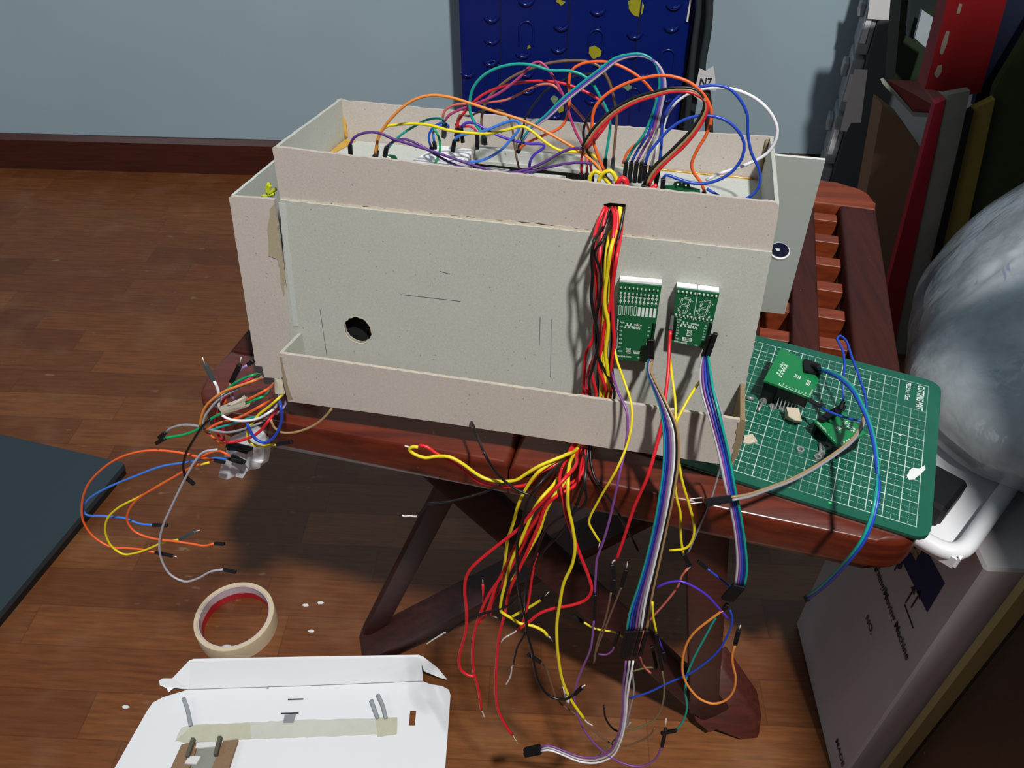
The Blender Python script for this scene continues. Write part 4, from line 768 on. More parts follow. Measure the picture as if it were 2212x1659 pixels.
Ll('light blue wire in a pointed loop over the dark laptop edge', 'lightblue', [(495, 991), (448, 990), (401, 999), (351, 1007), (291, 1029), (231, 1054), (194, 1076), (180, 1096), (185, 1111), (228, 1115), (272, 1120), (300, 1131), (330, 1134)], .034, r=.0009, s=[('c', (524, 1000))], e=[('c', (362, 1135))])
Ll('yellow wire in a loop ending at a grey tipped connector', 'yellow', [(452, 999), (416, 1009), (369, 1034), (307, 1070), (254, 1098), (231, 1123), (228, 1151), (241, 1180), (266, 1197), (291, 1195), (319, 1186), (351, 1173), (388, 1165)], .028, r=.0009, e=[('g', (422, 1148)), ('p', (432, 1145))])
Ll('orange wire in the inner loop ending by the table shadow', 'orange', [(430, 1002), (401, 1016), (351, 1045), (300, 1076), (279, 1101), (275, 1126), (291, 1148), (325, 1162), (369, 1168), (416, 1175), (441, 1179), (463, 1174)], .024, r=.0009, e=[('c', (485, 1175))])
Ll('grey wire hanging longest on the left above the tape roll', 'lightgrey', [(470, 971), (441, 976), (423, 994), (401, 1032), (382, 1070), (366, 1104), (351, 1139), (344, 1180), (351, 1214), (369, 1242), (398, 1256), (426, 1250), (457, 1234), (482, 1230)], .02, r=.0009, e=[('c', (510, 1236))])
Ll('short orange wire hooking into the module plug', 'orange', [(497, 986), (476, 974), (451, 979), (434, 988)], .03, r=.0009)
# masking tape sleeves
def sleeve(label, a, b, r, col=mat('masking_tape_cream', 'd8d2c0', .7), flap=None):
    a = av(*a); b = av(*b); bm = NB(); d = b-a; s = d.cross(RZ_).normalized(); u = d.cross(s).normalized(); k = 14; rings = []
    for t_ in (0, .15, .5, .85, 1): rings.append([bm.verts.new(a+d*(t_+(.04*math.sin(i*2.1) if t_ in (0, 1) else 0))+(s*math.cos(2*math.pi*i/k)+u*math.sin(2*math.pi*i/k)*.7)*r*(1+.08*math.sin(i*1.7+t_*5))) for i in range(k)])
    for x, y in zip(rings, rings[1:]):
        for i in range(k): bm.faces.new((x[i], x[(i+1) % k], y[(i+1) % k], y[i]))
    r_ = bmesh.ops.solidify(bm, geom=bm.faces[:], thickness=.0002)
    if flap: prism(bm, [av(*f) for f in flap], RZ_*.0003)
    return solo('tape_sleeve', bm, col, label, 'tape')
sleeve('cream masking-tape sleeve wrapped round wires in the left bunch', (481, 888, -.021), (533, 868, -.021), .0034, flap=[(490, 872, -.023), (520, 860, -.023), (527, 853, -.024), (531, 858, -.024), (532, 866, -.023), (500, 876, -.023)])
sleeve('small cream tape sleeve hanging at the foot of the channel', (603, 818, .006), (606, 850, .002), .0036)
# white module under the bunch
wmz = thing('servo_motor', 'white plastic module hanging from wires below the left bunch', 'module', av(520, 1035, .0))
bm = NB(); prism(bm, [av(x, y, .002) for x, y in ((482, 985), (573, 955), (570, 978), (566, 1006), (528, 1021), (490, 1037), (470, 1031))], (BY*.75-BZ*.3)*.014); bevel(bm, .0012, 2); link('body', bm, WHITE, wmz)
bm = NB(); prism(bm, [av(x, y, .006) for x, y in ((497, 945), (556, 920), (578, 948), (574, 964), (520, 980), (484, 986))], (BY*.75-BZ*.3)*.010); bevel(bm, .0012, 2); link('cover', bm, WHITE, wmz)
bm = NB(); prism(bm, [av(x, y, .000) for x, y in ((531, 1006), (543, 994), (566, 1000), (560, 1013), (538, 1016))], BY*.006); bevel(bm, .0005, 1); link('block', bm, WHITE, wmz)
bm = NB(); prism(bm, [av(x, y, -.001) for x, y in ((508, 1026), (514, 1021), (527, 1028), (524, 1033), (510, 1030))], BY*.006); link('nub', bm, WHITE, wmz)
for k, (a, b) in enumerate((((489, 962), (535, 977)), ((492, 968), (540, 971)), ((494, 958), (545, 969)), ((500, 984), (530, 1000)))):
    link('connector', housing(av(*a, -.002-.001*k), av(*b, -.002-.001*k), .0029), BLACK, wmz)
# chassis-mounted yellow cord in the channel
bm = NB()
for pts in ([(566, 424), (580, 422), (592, 419)], [(580, 423), (581, 408), (584, 399)], [(583, 420), (590, 412), (596, 408)], [(578, 418), (576, 404), (582, 396)]): tube(bm, spline([av(x, y, .05) for x, y in pts], .002), .0012, 6)
solo('frayed_string', bm, mat('yellow_green_cord', 'b8c224', .7), 'frayed yellow-green string knotted at the top of the left channel', 'string', None, True)
# wires on the mat
def Mw(label, *a, **k): return Wr(label, *a, **k)
zz = lambda L, z: [(x, y, 0, zi) for (x, y), zi in zip(L, z)]
ribbon('teal and blue wire pair curving over the mat and off the table front', ['teal', 'blue'],
       zz([(1770, 795), (1808, 809), (1840, 835), (1863, 875), (1879, 914), (1890, 957), (1896, 1005), (1894, 1054), (1884, 1110), (1864, 1162), (1838, 1199), (1790, 1252), (1766, 1273), (1744, 1288)], [.478, .487, .492, .495, .497, .498, .498, .497, .49, .478, .463, .425, .405, .38]),
       zz([(1772, 799), (1806, 813), (1837, 839), (1860, 878), (1876, 916), (1887, 958), (1893, 1005), (1898, 1055), (1889, 1111), (1869, 1164), (1842, 1202), (1793, 1256), (1769, 1276), (1746, 1293)], [.478, .487, .492, .495, .497, .498, .498, .497, .49, .478, .463, .425, .405, .38]), 0, .0011, name='wire_pair', ec=((0, 1), .006), sc=((0, 1), .014))
ribbon('tan and grey wire pair lying across the mat with two silver pins', ['tan', 'grey'],
       zz([(1800, 806), (1827, 819), (1853, 855), (1866, 888), (1862, 914), (1840, 949), (1808, 975), (1759, 1008), (1710, 1034), (1661, 1053), (1612, 1069), (1578, 1074)], [.480, .484, .487, .488, .488, .486, .484, .482, .482, .484, .488, .49]),
       zz([(1800, 808), (1828, 822), (1855, 857), (1869, 889), (1865, 917), (1842, 953), (1810, 979), (1761, 1012), (1712, 1038), (1663, 1057), (1614, 1074), (1580, 1080)], [.480, .484, .487, .488, .488, .486, .484, .482, .482, .484, .488, .49]), 0, .00085, name='wire_pair', ec=((0, 1), .017))
rp = bpy.data.objects['wire_pair.001']
for y0, y1 in ((1071, 1077), (1081, 1083)):
    bm = NB(); tube(bm, [az(1516, y0+4, .4915), az(1490, y0+7, .4925)], .00035, 6); link('pin', bm, METAL, rp, True)
Mw('blue wire in a tall narrow loop above the boards on the mat', 'blue', zz([(1822, 867), (1821, 830), (1824, 787), (1819, 752), (1808, 733), (1815, 725), (1827, 735), (1840, 771), (1857, 817), (1869, 856), (1871, 888), (1862, 909), (1834, 904), (1788, 888), (1774, 879)], [.472, .480, .485, .488, .49, .49, .49, .488, .485, .482, .48, .478, .476, .474, .472]), 0, .00085, s=[('c', (1815, 884, 0, .468))], e=[('c', (1745, 862, 0, .472))])
for i, (a, b) in enumerate((((1800, 888), (1758, 906)), ((1798, 880), (1776, 897)), ((1806, 878), (1790, 905)))):
    pass
bm = NB(); prism(bm, [az(x, y, .466) for x, y in ((1768, 903), (1795, 884), (1822, 870), (1828, 878), (1812, 892), (1780, 908))], V((0, 0, -.006))); link('plug', bm, BLACK, o4)
bm = NB(); prism(bm, [az(x, y, .4745) for x, y in ((1736, 777), (1740, 774), (1772, 787), (1778, 802), (1770, 806), (1738, 800))], V((0, 0, -.003))); link('plug', bm, BLACK, o3)
# ================================================================== SMALL PARTS ON THE MAT
def screw(label, head, tip, z=.4516, r=.0012):
    h = az(*head, z); t_ = az(*tip, z); d = (t_-h).normalized(); o = thing('screw', label, 'screw', h-V((0, 0, .0015)), 'loose screws and nuts on the mat')
    bm = NB(); tube(bm, [h, t_], r*.85, 10); link('shank', bm, STEEL, o, True)
    bm = NB(); tube(bm, [h-d*.0012, h-d*.0006, h+d*.0004], .0023, 12, 0, .0026); link('head', bm, STEEL, o)
screw('screw lying nearest the ledge end with its head away', (1649, 866), (1638, 887))
screw('screw lying between the nut and the curled card', (1691, 882), (1666, 863))
screw('screw lying beside the clear washer', (1774, 979), (1771, 958))
bm = NB(); tube(bm, [az(1613, 858, .4515), az(1628, 862, .4515)], .0013, 10); solo('screw', bm, STEEL, 'headless screw end showing behind the ledge end', 'screw', 'loose screws and nuts on the mat', True)
def nut(label, c):
    p = az(*c, .45); bm = NB(); holed(bm, disc(p, V((0, 0, 1)), .0028, 6), [disc(p, V((0, 0, 1)), .0014, 12)], V((0, 0, .0019))); solo('nut', bm, STEEL, label, 'nut', 'loose screws and nuts on the mat')
nut('hex nut between two screws at the left', (1668, 881)); nut('hex nut lying alone on the left part of the grid', (1728, 974)); nut('hex nut lying nearest the washer and the screw', (1766, 990))
p = az(1786, 965, .45); bm = NB(); holed(bm, disc(p, V((0, 0, 1)), .0032, 20), [disc(p, V((0, 0, 1)), .0016, 12)], V((0, 0, .0012))); solo('washer', bm, mat('clear_nylon', 'c8d4d0', .25, trans=.4), 'round clear nylon washer beside the screw', 'washer')
def scrap(name, label, px, z, th, m_, curl=0):
    bm = NB(); pts = [az(x, y, z+(curl*k if curl else 0)) for k, (x, y) in enumerate(px)]; prism(bm, pts, V((0, 0, th))); return solo(name, bm, m_, label, 'scrap')
scrap('paper_scrap', 'torn white paper scrap near the right edge of the mat', [(1958, 1027), (1963, 1022), (1964, 1016), (1973, 1011), (1985, 1013), (1998, 1005), (1999, 1014), (1992, 1021), (1986, 1027), (1979, 1031), (1975, 1036), (1963, 1037)], .4502, .0003, PAPER)
scrap('card_scrap', 'flat pale card scrap beside the ledge end on the mat', [(1607, 943), (1625, 940), (1636, 956), (1616, 961), (1605, 958)], .4502, .0012, CARD_E)
bm = NB(); pts = [(1698, 881), (1712, 882), (1725, 884), (1728, 897), (1732, 911), (1716, 909), (1703, 901)]
prism(bm, [az(x, y, .457+(.002 if y < 890 else 0)) for x, y in pts], V((0, 0, .0008)))
prism(bm, [az(x, y, z) for x, y, z in ((1698, 881, .457), (1703, 901, .457), (1716, 909, .457), (1732, 911, .457), (1732, 913, .4505), (1716, 913, .4505), (1696, 905, .4505), (1695, 898, .4505))], V((0, .0006, .0)))
solo('card_scrap', bm, CARD_E, 'curled chunk of grey card standing in the middle left of the mat', 'scrap')
for i, (x, y, lb) in enumerate(((1940, 940, 'tiny white fleck in the right half of the grid'), (1881, 1088, 'tiny white fleck under the teal wire pair'), (1789, 1087, 'tiny green fleck on the front margin of the mat'))):
    bm = NB(); hexa(bm, az(x, y, .4502), MU*.002, MV*.001, V((0, 0, .0004))); solo('fleck', bm, SILK if i != 2 else mat('bright_green', '3ae070', .6), lb, 'fleck')

# ================================================================== FLOOR THINGS
# masking tape roll
tc = V((-.3932, -.0885, 0)); tp_ = thing('tape_roll', 'cream masking tape roll lying flat on the wooden floor', 'tape roll', tc)
def tr_mat():
    t = NT('tape_core_print'); x, y, z = t.xyz(t.obj()); n = t.noise(t.comb(x, y, t.op('MULTIPLY', z, 4)), 40, 2)
    f = t.smooth(t.op('ADD', t.op('MULTIPLY', z, 90), t.op('MULTIPLY', n, .8)), 1.35, 1.5)
    t.put(t.b.inputs['Base Color'], t.mix(f, lin('b81c2c'), lin('cdbcc4'))); t.b.inputs['Roughness'].default_value = .3; return t.m
bm = NB(); lathe(bm, tc, [(.0405, 0), (.0450, 0), (.0452, .002), (.0452, .022), (.0448, .024), (.0405, .024)], 64); link('tape', bm, mat('masking_tape_beige', 'd8c6a8', .6, var=.06), tp_, False); autosmooth(tp_.children[0], 30)
bm = NB(); lathe(bm, tc, [(.0390, .0002), (.0404, .0002), (.0404, .0236), (.0390, .0236)], 64); link('core', bm, tr_mat(), tp_); autosmooth(tp_.children[1], 30)
bm = NB(); bmesh.ops.create_icosphere(bm, subdivisions=2, radius=.007)
for v_ in bm.verts: v_.co = V((v_.co.x*1.2, v_.co.y*.9, max(-.0001, v_.co.z*.9)))+az(490, 1404, 0)
solo('glue_lump', bm, WHITE, 'white lump lying on the floor inside the tape roll', 'scrap', None, True)
for i, (x, y, lb) in enumerate(((660, 1308, 'white paper crumb lying alone right of the tape roll'), (692, 1303, 'white paper crumb next to the first, towards the table leg'), (673, 1364, 'white paper crumb nearest the white tray'), (272, 1528, 'white paper crumb left of the white tray'))):
    bm = NB(); p = az(x, y, 0); prism(bm, [p+V((.004*math.cos(a*1.1+i)*(1+.3*math.sin(a*3)), .002*math.sin(a*1.1+i), 0)) for a in range(6)], V((0, 0, .0012))); solo('paper_crumb', bm, PAPER, lb, 'scrap', 'paper crumbs on the floor')
# laptop
lp = thing('laptop', 'closed dark grey laptop lying on the floor at the left', 'laptop', (-.8, 0, 0))
E1 = az(270, 1000, .018); E2 = az(0, 938, .018); E3 = az(0, 1322, .018); a = (E2-E1).normalized(); b = (E3-E1); b = (b-a*b.dot(a)).normalized()
b = (E3-E1).normalized(); 
def slabz(name, c, u, w, lu, lw, h, m_, par, r=.006):
    bm = NB(); prism(bm, rounded([c, c+u*lu, c+u*lu+w*lw, c+w*lw], r), V((0, 0, -h))); o = link(name, bm, m_, par); return o
slabz('lid', E1, a, b, .36, .27, .008, mat('laptop_dark_grey', '2e3a42', .42, var=.08, scale=900), lp)
slabz('base', E1+V((0, 0, -.0085))+a*.001+b*.001, a, b, .358, .268, .0095, mat('laptop_black_base', '121414', .5), lp)
# white folded carton (open box lid) with taped parts
WCARD = mat('white_coated_card', 'eceff3', .45, var=.02, scale=8)
wt = thing('white_carton', 'opened white card carton with taped bits lying on the floor at the front', 'carton', az(640, 1560, 0))
bm = NB(); slot = [(886, 1535), (899, 1535), (896, 1567), (883, 1567)]
out = [(405, 1490), (660, 1482), (914, 1472), (930, 1478), (955, 1482), (970, 1490), (973, 1502), (969, 1560), (960, 1680), (955, 1760), (180, 1760), (250, 1655), (318, 1535), (330, 1518), (352, 1506)]
holed(bm, [az(x, y, .004) for x, y in out], [[az(x, y, .004) for x, y in slot]], V((0, 0, -.0008))); link('base', bm, WCARD, wt)
def az_(x, y, z): return az(x, y, z)
bm = NB(); prism(bm, [az(405, 1489, .004), az(660, 1481, .004), az(914, 1471, .004), az(909, 1420, .030), az(905, 1416, .031), az(660, 1420, .032), az(418, 1425, .031), az(410, 1430, .030)], V((0, .0008, .0003))); link('back_flap', bm, WCARD, wt)
bm = NB(); prism(bm, [az(409, 1428, .0302), az(418, 1425, .0308), az(408, 1489, .005), az(392, 1488, .006), az(376, 1486, .008), az(364, 1496, .008), az(360, 1487, .010), az(345, 1480, .012), az(344, 1471, .013), az(352, 1467, .015), az(372, 1467, .018)], V((0, .0006, .0006))); link('end_flap', bm, WCARD, wt)
bm = NB(); prism(bm, [az(904, 1416, .031), az(914, 1420, .030), az(945, 1444, .019), az(965, 1468, .010), az(950, 1464, .012), az(916, 1450, .018)], V((0, .0006, .0006))); link('end_flap', bm, WCARD, wt)
TAPE = mat('clear_tape', 'd2d3c8', .15, var=.08, scale=80, spec=.8); 
bm = NB(); prism(bm, rough([az(x, y, .0042) for x, y in ((392, 1572), (420, 1566), (640, 1556), (856, 1550), (858, 1584), (640, 1594), (400, 1600), (378, 1602))], .006, .0006, 5), V((0, 0, .0006))); link('tape_strip', bm, TAPE, wt)
YT = mat('yellowed_tape', 'c6c4ae', .3, var=.1, scale=120)
for q in (((380, 1600), (416, 1568), (540, 1562), (542, 1596), (400, 1606)), ((812, 1552), (858, 1550), (857, 1586), (815, 1592))):
    bm = NB(); prism(bm, rough([az(x, y, .005) for x, y in q], .005, .0006, 6), V((0, 0, .0006))); link('tape_strip', bm, YT, wt)
for x0, x1, y in ((622, 655, 1510.5), (607, 645, 1541)):
    bm = NB(); bar(bm, az(x0, y+.6, .0045), az(x1, y-.6, .0045), .0012, .001); link('slit', bm, INK, wt)
bm = NB(); prism(bm, [az(x, y, .0045) for x, y in ((615, 1545), (640, 1542), (634, 1562), (612, 1562))], V((0, 0, .0008))); link('grey_tab', bm, mat('grey_tab', '8c9098', .6), wt)
bm = NB(); hexa(bm, az(576, 1488, .0043), V((.002, 0, 0)), V((0, .005, 0)), V((0, 0, .0004))); link('smudge', bm, mat('grey_smudge', '9a9ca4', .7), wt)
for nm, pts in (('stick', [(396, 1508), (404, 1530), (412, 1568)]), ('stick', [(816, 1500), (826, 1522), (834, 1552)]), ('stick', [(802, 1512), (808, 1530), (816, 1552)])):
    bm = NB(); tube(bm, spline([az(x, y, .0075+.002*(2-k)) for k, (x, y) in enumerate(pts)], .003), .0021, 8); link(nm, bm, mat('grey_stick', '9aa0a6', .4), wt, True)
cc = thing('card_holder', 'small brown card holder lying on the white carton', 'cardboard', az(450, 1630, .006))
bm = NB(); prism(bm, [az(x, y, .010) for x, y in ((392, 1608), (420, 1603), (428, 1606), (395, 1700), (350, 1700))], V((0, 0, -.004))); link('side', bm, CARD_B, cc)
bm = NB(); prism(bm, [az(x, y, .010) for x, y in ((482, 1600), (514, 1597), (480, 1700), (440, 1700))], V((0, 0, -.004))); link('side', bm, CARD_B, cc)
bm = NB(); prism(bm, [az(x, y, .0075) for x, y in ((420, 1608), (485, 1604), (445, 1700), (395, 1700))], V((0, 0, -.0015))); link('tray', bm, mat('grey_card_inside', '8e9088', .6), cc)
for q in ((418, 1596, 405, 1636), (476, 1592, 466, 1632)):
    bm = NB(); bar(bm, az(q[0], q[1], .013), az(q[2], q[3], .013), .0035, .006); link('upright', bm, mat('olive_card', '5a5848', .7), cc)
bm = NB(); bar(bm, az(424, 1612, .0095), az(476, 1608, .0095), .005, .003); link('white_bar', bm, PAPER, cc)
bm = NB(); hexa(bm, az(400, 1652, .009), V((.012, 0, 0)), V((.002, .008, 0)), V((0, 0, .003))); link('white_bar', bm, PAPER, cc)

# ================================================================== BEHIND: BLUE CASE, CABLE
CB = mat('blue_moulded_plastic', '0a2070', .24, var=.12, scale=30); CY = .925
cs = thing('blue_case', 'dark blue moulded plastic case standing against the wall', 'case', (0, .96, 0))
xl = ay(991, 60, CY).x; xr = ay(1497, 60, CY).x
bm = NB(); box(bm, (xl, CY, .004), (xr, CY+.07, .62)); bevel(bm, .008, 3)
def arc(c, r, a0, a1, k=12): return [c+V((r*math.cos(math.radians(a0+(a1-a0)*i/k)), -.0012, r*math.sin(math.radians(a0+(a1-a0)*i/k)))) for i in range(k+1)]
for x, y in ((1062, 30), (1062, 78), (1060, 125), (1137, -6), (1137, 150), (1140, 186), (1213, 48), (1207, 96), (1280, 208), (1200, 240), (1292, 14), (1372, 66), (1365, 108), (1440, 205), (1457, 2), (1452, 50), (1130, 108), (1300, 128), (1010, 150), (1060, 225), (1390, 150)):
    tube(bm, arc(ay(x, y, CY), .0125, 205, 345), .0036, 10)
for x, y in ((1137, 62), (1064, 146), (1288, 80), (1442, 122), (1215, 165), (1370, 205)):
    c = ay(x, y, CY); tube(bm, [c+V((-.013, -.0008, -.03))]+arc(c, .013, 180, 0)+[c+V((.013, -.0008, -.03))], .0018, 8)
o = link('shell', bm, CB, cs); autosmooth(o, 50)
for x in (1081, 1231, 1386):
    bm = NB(); a = ay(x, 0, CY); box(bm, (a.x-.0015, CY-.001, .01), (a.x+.0015, CY+.001, .6)); link('groove', bm, mat('blue_groove', '081648', .5), cs)
YS = mat('yellow_green_paint', 'a8a41e', .6, var=.2, scale=120); GS = mat('pale_green_paint', '7c9a78', .6)
for k, px in enumerate(((((1357, 2), (1384, -4), (1391, 12), (1388, 28), (1380, 36), (1368, 32), (1358, 18))), ((1270, 104), (1284, 98), (1303, 110), (1296, 122), (1282, 127), (1271, 116)), ((1200, 2), (1210, -2), (1222, 4), (1212, 12)), ((1203, 232), (1216, 226), (1222, 238), (1208, 244)), ((1345, 188), (1358, 182), (1374, 192), (1360, 198)), ((1188, 214), (1196, 206), (1206, 212), (1198, 226)), ((1140, 100), (1144, 97), (1146, 103), (1139, 106)))):
    bm = NB(); prism(bm, rough([ay(x, y, CY-.0004) for x, y in px], .004, .001, k), V((0, -.0004, 0))); link('paint_spot', bm, GS if k in (4, 5) else YS, cs)
GRY = mat('dark_grey_rubber', '2c363a', .55)
bm = NB(); box(bm, (xr+.001, CY+.003, .004), (xr+.03, CY+.05, .62)); bevel(bm, .004, 2); link('edge_band', bm, GRY, cs)
bm = NB(); a = ay(1484, 2, CY-.002); bar(bm, ay(1495, -20, CY-.004), ay(1484, 46, CY-.004), .004, .003); link('zip_edge', bm, PAPER, cs)
cb = thing('cable', 'dark grey cable with a white paper tag hanging beside the blue case', 'cable', (.24, .9, .02))
bm = NB(); tube(bm, spline([ay(x, y, .90) for x, y in ((1530, -40), (1532, 30), (1527, 80), (1518, 130), (1516, 155))], .01), .007, 10); tube(bm, spline([ay(x, y, .895) for x, y in ((1510, -30), (1508, 30), (1500, 90), (1494, 150), (1488, 220), (1480, 290))], .01), .0055, 10); link('cord', bm, GRY, cb, True)
bm = NB(); tube(bm, spline([ay(x, y, .90) for x, y in ((1525, 195), (1530, 240), (1532, 300), (1534, 360))], .01), .008, 10); link('cord', bm, mat('brown_rubber', '3a2c28', .6), cb, True)
bm = NB(); pts = [(1511, 150), (1526, 156), (1538, 146), (1544, 165), (1546, 205), (1530, 212), (1508, 190), (1502, 205), (1500, 212), (1514, 220), (1519, 205), (1505, 180)]
prism(bm, [ay(x, y, .885) for x, y in ((1511, 148), (1524, 154), (1541, 143), (1545, 168), (1546, 196), (1524, 194), (1503, 186))], V((0, .002, 0)))
prism(bm, [ay(x, y, .884) for x, y in ((1498, 206), (1506, 202), (1522, 214), (1518, 222))], V((0, .002, 0)))
write(bm, 'N7', .022, lambda x, y: ay(1509, 186, .884)+V((x, -.0002, y)), 1, .8); link('paper_tag', bm, [PAPER, INK], cb)

# ================================================================== RIGHT SIDE: STORAGE AND LEANING THINGS
def slab(name, px, Y, th, m_, parent=None, label=None, cat=None, group=None, dirv=(0, 1, 0)):
    bm = NB(); prism(bm, [ay(x, y, Y) for x, y in px], V(dirv)*th)
    if parent is not None: return link(name, bm, m_, parent)
    return solo(name, bm, m_, label, cat, group)
GD = mat('grey_drawer_plastic', '4c5458', .55, var=.05); SV = mat('silver_strip', '9aa2a6', .4)
du = thing('drawer_unit', 'tall grey plastic drawer unit standing in the corner by the wall', 'drawer unit', (.489, .90, 0)); du.rotation_euler = (0, 0, math.radians(-14))
x0 = .489; Yd = .90
bm = NB(); box(bm, (x0+.022, Yd, .003), (x0+.30, Yd+.10, .75)); bevel(bm, .003, 1); link('body', bm, GD, du)
for k in range(7):
    z0 = .01+k*.105; bm = NB(); box(bm, (x0, Yd+.006, z0), (x0+.0215, Yd+.094, z0+.096)); bevel(bm, .004, 2); d = link('drawer', bm, SV, du)
    bm = NB(); box(bm, (x0-.010, Yd+.03, z0+.055), (x0-.0002, Yd+.07, z0+.080)); bevel(bm, .002, 1); link('handle', bm, SV, d).location = (0, 0, 0)
    bm = NB(); box(bm, (x0+.003, Yd+.0035, z0+.02), (x0+.012, Yd+.0058, z0+.07)); link('label_strip', bm, WHITE, d).location = (0, 0, 0)
PATCH = PAPER  # patches of light on the unit's side, made as thin white sheets
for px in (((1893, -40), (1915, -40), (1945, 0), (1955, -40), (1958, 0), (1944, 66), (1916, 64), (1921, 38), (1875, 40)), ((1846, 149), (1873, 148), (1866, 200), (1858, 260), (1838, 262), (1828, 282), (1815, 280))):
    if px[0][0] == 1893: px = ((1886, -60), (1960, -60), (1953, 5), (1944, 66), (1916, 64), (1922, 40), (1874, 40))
    slab('light_patch', px, Yd-.0009, .0007, PATCH, du)
# brown carton standing in front of it
slab('cardboard_box', [(1906, 228), (1950, 262), (1988, 318), (1988, 480), (1960, 640), (1900, 640), (1862, 470)], .62, .045, CARD_B, None, 'brown cardboard box standing between the drawer unit and the red board', 'box')
bk = thing('book', 'worn paperback book with a red cover lying on the brown box', 'book', ay(1960, 250, .6))
bm = NB(); prism(bm, [ay(x, y, .60) for x, y in ((1907, 182), (1913, 179), (1974, 243), (2035, 246), (2035, 254), (1974, 252))], V((.002, .02, 0))); link('pages', bm, mat('old_pages', 'a8b0a0', .8), bk)
bm = NB(); prism(bm, [ay(1914, 176, .62), ay(2000, 180, .70), ay(2040, 214, .66), ay(2036, 243, .60), ay(1974, 240, .60)], V((0, 0, .003))); link('cover', bm, mat('worn_red_cover', '8a3a34', .6, var=.4, scale=40), bk)
slab('green_binder', [(1952, -60), (2075, -60), (2040, 120), (2005, 215), (1930, 205)], .72, .05, mat('dark_green_board', '20301c', .7), None, 'dark green binder standing behind the white card', 'binder')
slab('white_card', [(1992, 22), (2040, 55), (2018, 120), (1976, 82)], .66, .006, mat('pale_card', 'a8b6bc', .7, var=.12, scale=60), None, 'white card leaning in front of the dark green binder', 'card')
slab('photo_frame', [(1970, -30), (2030, -30), (2030, 20), (1998, 22), (1972, 85), (1962, 78)], .68, .012, mat('dark_frame', '222a2c', .5), None, 'dark picture frame showing above the white card', 'frame')
rd = thing('red_board', 'broad red board with white scuffs standing at the upper right', 'board', ay(2080, 200, .5))
RM = mat('red_painted_board', '8e1218', .5, var=.2, scale=20)
slab('panel', [(2058, -60), (2190, -60), (2170, 20), (2118, 200), (2088, 206), (1998, 192), (2040, 30)], .50, .03, RM, rd)
for px in (((2044, 68), (2051, 68), (2046, 95), (2036, 118), (2030, 116), (2034, 95)), ((2026, 142), (2035, 140), (2034, 156), (2024, 170), (2018, 160)), ((2072, 8), (2079, 9), (2073, 30), (2066, 30))):
    slab('scuff', px, .4995, .0004, mat('scuffed_paint', '9c8e80', .8), rd)
def leaner(name, label, top, bot, m_, Y, th=.012):
    slab(name, [top[0], top[1], bot[1], bot[0]], Y, th, m_, None, label, 'board', 'boards leaning upright at the right')
leaner('red_strip', 'narrow red strip leaning left of the white board', ((2020, 225), (2043, 215)), ((1880, 760), (1930, 760)), mat('red_strip', 'a01a2c', .5), .46)
leaner('white_board', 'scuffed off-white board leaning between the red and black strips', ((2046, 205), (2096, 196)), ((1926, 780), (1972, 780)), mat('off_white_board', '8c8c80', .7, var=.3, scale=30), .462)
leaner('black_strip', 'narrow black strip leaning right of the white board', ((2090, 246), (2104, 238)), ((1962, 780), (1980, 780)), mat('black_strip', '0e1018', .5), .458)
leaner('yellow_board', 'dull yellow board leaning between the black strip and the green sheet', ((2104, 236), (2150, 214)), ((1982, 780), (2026, 780)), mat('dull_yellow_board', '8a7a34', .7, var=.2), .465)
leaner('green_sheet', 'dark green sheet standing behind the plastic bag', ((2150, 190), (2300, -60)), ((2026, 780), (2300, 780)), mat('green_sheet', '2e401e', .8, var=.2), .475)
leaner('navy_sheet', 'dark navy sheet at the right edge behind the red board', ((2176, -60), (2330, -60)), ((2104, 230), (2240, 230)), mat('navy_sheet', '1a2440', .7, var=.2), .52)
# carton on the floor
CX, CY0, CY1, CH = .262, -.236, -.050, .376
ct = thing('printed_carton', 'white printed shipping carton standing on the floor under the table right corner', 'carton', (CX+.13, (CY0+CY1)/2, 0))
KM = mat('white_carton_board', 'b4aeb0', .75, var=.2, scale=7)
bm = NB(); box(bm, (CX, CY0, .001), (CX+.26, CY1, CH)); bevel(bm, .002, 1); link('box', bm, KM, ct)
def cf(s, z): return V((CX-.0005, CY1-s, z))       # on the left face: s from the back edge towards the viewer
def onx(x, y): return pl(x, y, V((CX-.0005, 0, 0)), V((1, 0, 0)))
bm = NB(); prism(bm, [onx(1966, 1120), onx(1980, 1150), onx(2040, 1260), onx(2003, 1322), onx(1938, 1190), onx(1930, 1150)], V((-.0003, 0, 0)), 0)
def face_text(body, size, x, y, sx=1.0):
    p = onx(x, y); b2 = NB(); write(b2, body, size, lambda a, b: p+V((-.0004, -a, b)), 0, sx); return b2
link('navy_panel', bm, NAVY, ct)
link('lettering', face_text('Turning/Moving Machine', .0125, 1884, 1212, .80), INK, ct)
link('lettering', face_text('HT', .016, 1880, 1205, .9), INK, ct)
link('lettering', face_text('MADE', .011, 1805, 1600, .9), INK, ct)
link('lettering', face_text('NO.', .011, 1870, 1335, .9), INK, ct)
bm = NB()
for k in (0, 1):
    b0 = onx(1956+12*k, 1302+10*k); bar(bm, b0, b0+V((0, 0, .02)), .0012, .0006, (0, 1, 0)); prism(bm, [b0+V((0, -.004, .017)), b0+V((0, .004, .017)), b0+V((0, 0, .025))], V((-.0003, 0, 0)))
b0 = onx(1954, 1306); bar(bm, b0, b0+V((0, -.022, 0)), .0012, .0006, (0, 0, 1)); link('arrow_mark', bm, INK, ct)
